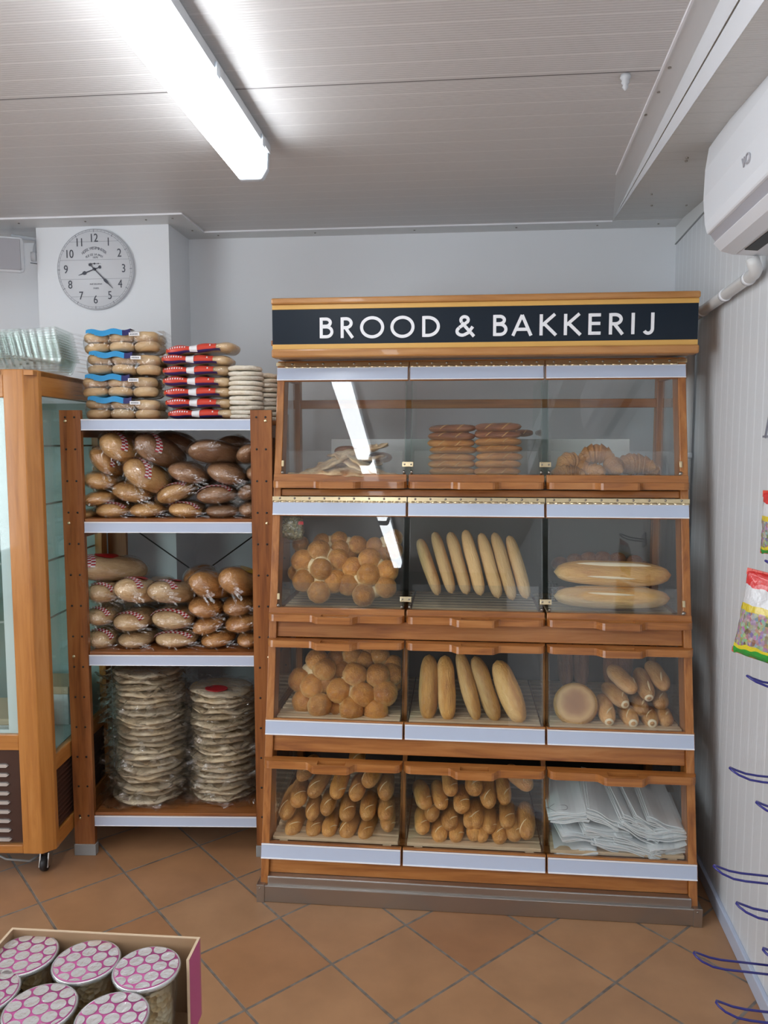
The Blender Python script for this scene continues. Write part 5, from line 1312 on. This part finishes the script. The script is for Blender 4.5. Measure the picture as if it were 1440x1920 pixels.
for (tx, sz, z, arc_) in (('HOTEL WESTMINSTER', .0165, .062, 1), ('RUE DE LA PAIX', .013, .060, 1), ('1870', .012, .050, 0), ('RUE DELAPAIX', .0085, -.064, 0), ('PARIS', .010, -.082, 0)):
    if arc_:
        rad = .075 if sz > .015 else .068; n = len(tx); sp = 1.5 if sz > .015 else 1.1
        for i, chh in enumerate(tx):
            if chh == ' ': continue
            a = sp*(i/(n-1)-.5); zz = (.090 if sz > .015 else .070)-(.075)+rad*math.cos(a)
            me = text_mesh(chh, sz, 'inscription', 'clock_grey', clk, Matrix.Translation((rad*math.sin(a), -.0178, zz)) @ Matrix.Rotation(R(90), 4, 'X') @ Matrix.Rotation(-a*.6, 4, 'Z'))
            o = bpy.data.objects.new('inscription', me); COL.objects.link(o); o.parent = clk
    else:
        me = text_mesh(tx, sz, 'inscription', 'clock_grey', clk, Matrix.Translation((0.004, -.0178, z)) @ Matrix.Rotation(R(90), 4, 'X')); o = bpy.data.objects.new('inscription', me); COL.objects.link(o); o.parent = clk
b = MB()
for sg in (-1, 1):
    b.add([(0, -.0178, .0225), (sg*.03, -.0178, .0235), (sg*.03, -.0178, .0245), (0, -.0178, .0255)], [(0, 1, 2, 3)]); b.add([(sg*.012, -.0178, .024), (sg*.017, -.0178, .027), (sg*.022, -.0178, .024), (sg*.017, -.0178, .021)], [(0, 1, 2, 3)])
b.add([(-.005, -.0178, .024), (0, -.0178, .029), (.005, -.0178, .024), (0, -.0178, .019)], [(0, 1, 2, 3)]); b.build('ornament', 'clock_ink', clk)
def hand(name, ang, L_, w_, y):
    u = Vector((math.sin(ang), 0, math.cos(ang))); v_ = Vector((u.z, 0, -u.x)); b = MB()
    prof = [(-.032, .0012), (-.030, .0065), (-.024, .0065), (-.018, .0015), (L_*.50, .0022), (L_*.58, w_), (L_*.68, w_*.9), (L_*.76, .0022), (L_, .0006)]
    up_ = [u*r+v_*q for r, q in prof]; dn = [u*r-v_*q for r, q in prof][::-1]; pl = up_+dn; n = len(pl)
    b.add([p+Vector((0, y, 0)) for p in pl]+[p+Vector((0, y-.0015, 0)) for p in pl], [tuple(range(n)), tuple(range(n, 2*n))[::-1]]+[(k, (k+1) % n, n+(k+1) % n, n+k) for k in range(n)])
    b.build(name, 'clock_ink', clk)
hand('hour_hand', 2*PI*(8.37/12), .078, .008, -.019); hand('minute_hand', 2*PI*(22.6/60), .118, .006, -.022)
MB().lathe([(.006, .017), (.006, .026), (.003, .027)], n=14, M=Mc).build('hub', 'clock_ink', clk)

# ================================================================== SPEAKER
sp = P(20, 478, 3.30)
t = thing('loudspeaker', 'white wall loudspeaker in the upper left corner beside the wall pillar', 'loudspeaker', (sp.x-.02, 3.30, sp.z), (R(4), 0, R(22)))
MB().hexa([(-.13, -.07, -.085), (.085, -.07, -.085), (.06, .08, -.06), (-.10, .08, -.06), (-.13, -.07, .075), (.085, -.07, .075), (.06, .08, .06), (-.10, .08, .06)]).build('case', 'plastic_white', t, bevel=.022)
MB().box(-.115, .068, -.074, -.069, -.07, .06).build('grille', 'ac_grey', t, bevel=.01)
MB().lathe([(.02, 0), (.022, .01), (.02, .02)], (.10, .0, .0), 16, M=Matrix.Rotation(R(90), 3, 'Y')).tube([(.11, 0, 0), (.118, .03, .05), (.118, .06, .085), (.02, .06, .092), (0, .16, .092)], .009, 8).build('bracket', 'plastic_white', t)
MB().tube([(.09, .05, -.02), (.14, .02, -.028), (.18, .02, -.022)], .002, 6).build('wire', 'clock_grey', t)

# ================================================================== BOX OF CUPS (foreground)
bx = P(198, 1750, 1.118); zr = .82
A0 = PZ(20, 1742, zr); B0 = PZ(374, 1760, zr); ux = (B0-A0).normalized(); uy = Vector((-ux.y, ux.x, 0))
BW = (B0-A0).length+.0; BH = .13; BDp = .42; rz = math.atan2(ux.y, ux.x)
box = thing('display_carton', 'open carton, kraft inside and pink outside, holding cups of puffed snacks', 'carton', A0-Vector((0, 0, BH)), (0, 0, rz))
def wall3(b, x0, x1, y0, y1, z0, z1, inner, outer, edge_):
    b.box(x0, x1, y0, y1, z0, z1, outer)
T_ = .004
for nm, (x0, x1, y0, y1), fo in (('back_wall', (0, BW, 0, T_), 1), ('left_wall', (0, T_, -BDp, 0), 0), ('front_wall', (0, BW, -BDp, -BDp+T_), 1)):
    b = MB()
    if fo: b.box(x0, x1, y0, y0+T_/2, 0, BH-.001, 0 if nm == 'back_wall' else 1); b.box(x0, x1, y0+T_/2, y1, 0, BH-.001, 1 if nm == 'back_wall' else 0)
    elif nm == 'right_wall': b.box(x0, x0+T_/2, y0, y1, 0, BH-.001, 0); b.box(x0+T_/2, x1, y0, y1, 0, BH-.001, 1)
    else: b.box(x0, x0+T_/2, y0, y1, 0, BH-.001, 1); b.box(x0+T_/2, x1, y0, y1, 0, BH-.001, 0)
    b.box(x0, x1, y0, y1, BH-.001, BH, 2); b.build(nm, ['cardboard', 'pink_card', 'card_edge'], box)
TB = (PZ(374, 1760, zr)-PZ(350, 1798, zr)).length
b = MB()
for (xa, xb, mi) in ((BW-T_, BW-T_/2, 0), (BW-T_/2, BW, 1)):
    b.prism([(0, 0), (0, BH-.001), (-TB, BH-.001), (-TB-.002, .025), (-BDp, .025), (-BDp, 0)][::-1], xa, xb, 'x', mi)
b.box(BW-T_, BW, -TB, 0, BH-.001, BH, 2); b.box(BW-T_, BW, -TB-.0022, -TB+.0002, .025, BH, 2); b.box(BW-T_, BW, -BDp, -TB, .0245, .026, 2)
b.build('right_wall', ['cardboard', 'pink_card', 'card_edge'], box)
MB().box(T_, BW-T_, -BDp+T_, 0, 0, .004).build('base', 'cardboard', box)
stt = thing('low_stand', 'low pale stand under the pink carton, below the picture', 'stand', A0-Vector((0, 0, zr)), (0, 0, rz))
MB().box(.03, BW-.03, -BDp+.03, -.03, zr-BH-.03, zr-BH).build('top', 'pale_slat', stt, bevel=.003)
for x in (.04, BW-.07):
    for y in (-BDp+.04, -.07): MB().box(x, x+.03, y, y+.03, 0, zr-BH-.03).build('leg', 'pale_slat', stt)
def make_cup():
    t = thing('snack_cup', '', 'cup', (0, 0, 0)); R1 = .0485; Hc = .112
    MB().lathe([(.036, 0), (.0375, .002), (.0465, Hc-.006), (.0495, Hc-.005), (.0505, Hc), (.049, Hc+.001), (.0465, Hc)], n=40, cap=False).build('cup_wall', 'clear_plastic', t)
    rs = []
    for i in range(15):
        u = i/14; r = .0345+.009*u; ring = []
        for j in range(36):
            a = 2*PI*j/36; q = r+.0022*nz3(math.cos(a)*9, math.sin(a)*9, u*22, 1)
            ring.append((q*math.cos(a), q*math.sin(a), .003+(Hc-.012)*u))
        rs.append(ring)
    o = MB().rings(rs).build('filling', 'popcorn', t); o['kind'] = 'stuff'
    MB().lathe([(.0485, Hc-.003), (.0500, Hc+.0022), (.0485, Hc+.0035), (.0468, Hc+.0025)], n=48, cap=False).build('lid_rim', 'lid_silver', t)
    lid = MB().lathe([(.0470, Hc+.0015), (.0468, Hc+.0035), (.001, Hc+.0035)], n=48, cap=False).build('lid', 'pink', t)
    b = MB(); q = .0232
    for i in range(-3, 4):
        for j in range(-3, 4):
            x = q*(i+.5*j)+.004; y = q*j*.866+.003
            if math.hypot(x, y) > .055: continue
            pts = []
            for k in range(18):
                px_, py_ = x+.0106*math.cos(2*PI*k/18), y+.0106*math.sin(2*PI*k/18); h = math.hypot(px_, py_)
                if h > .0462: px_ *= .0462/h; py_ *= .0462/h
                pts.append((px_, py_, Hc+.0042))
            cx_ = sum(p[0] for p in pts)/18; cy_ = sum(p[1] for p in pts)/18
            if math.hypot(x, y) < .054: b.add(pts, [tuple(range(18))])
    b.build('foil_dots', 'foil', lid)
    MB().tube([(.0496*math.cos(2*PI*k/48), .0496*math.sin(2*PI*k/48), Hc+.001) for k in range(48)], .0014, 6, 0, True).build('rim', 'clear_plastic', t)
    remember(t); return t
cup = make_cup(); zc_ = zr-BH+.004
CUPS = [((275, 1813), 'in the back row by the right wall'), ((162, 1800), 'in the back row, middle one'), ((45, 1788), 'in the back row at the left'), ((210, 1905), 'in the second row, right one'), ((75, 1888), 'in the second row, middle one'), ((-32, 1858), 'in the second row, cut by the left edge')]
for i, ((px, py), w_) in enumerate(CUPS):
    p = PZ(px, py, zc_+.116)
    place(cup, 'snack cup with pink and silver lid, '+w_, (p.x, p.y, zc_), (0, 0, R(17*i+200)), (1, 1, 1), 'snack cups in the carton')
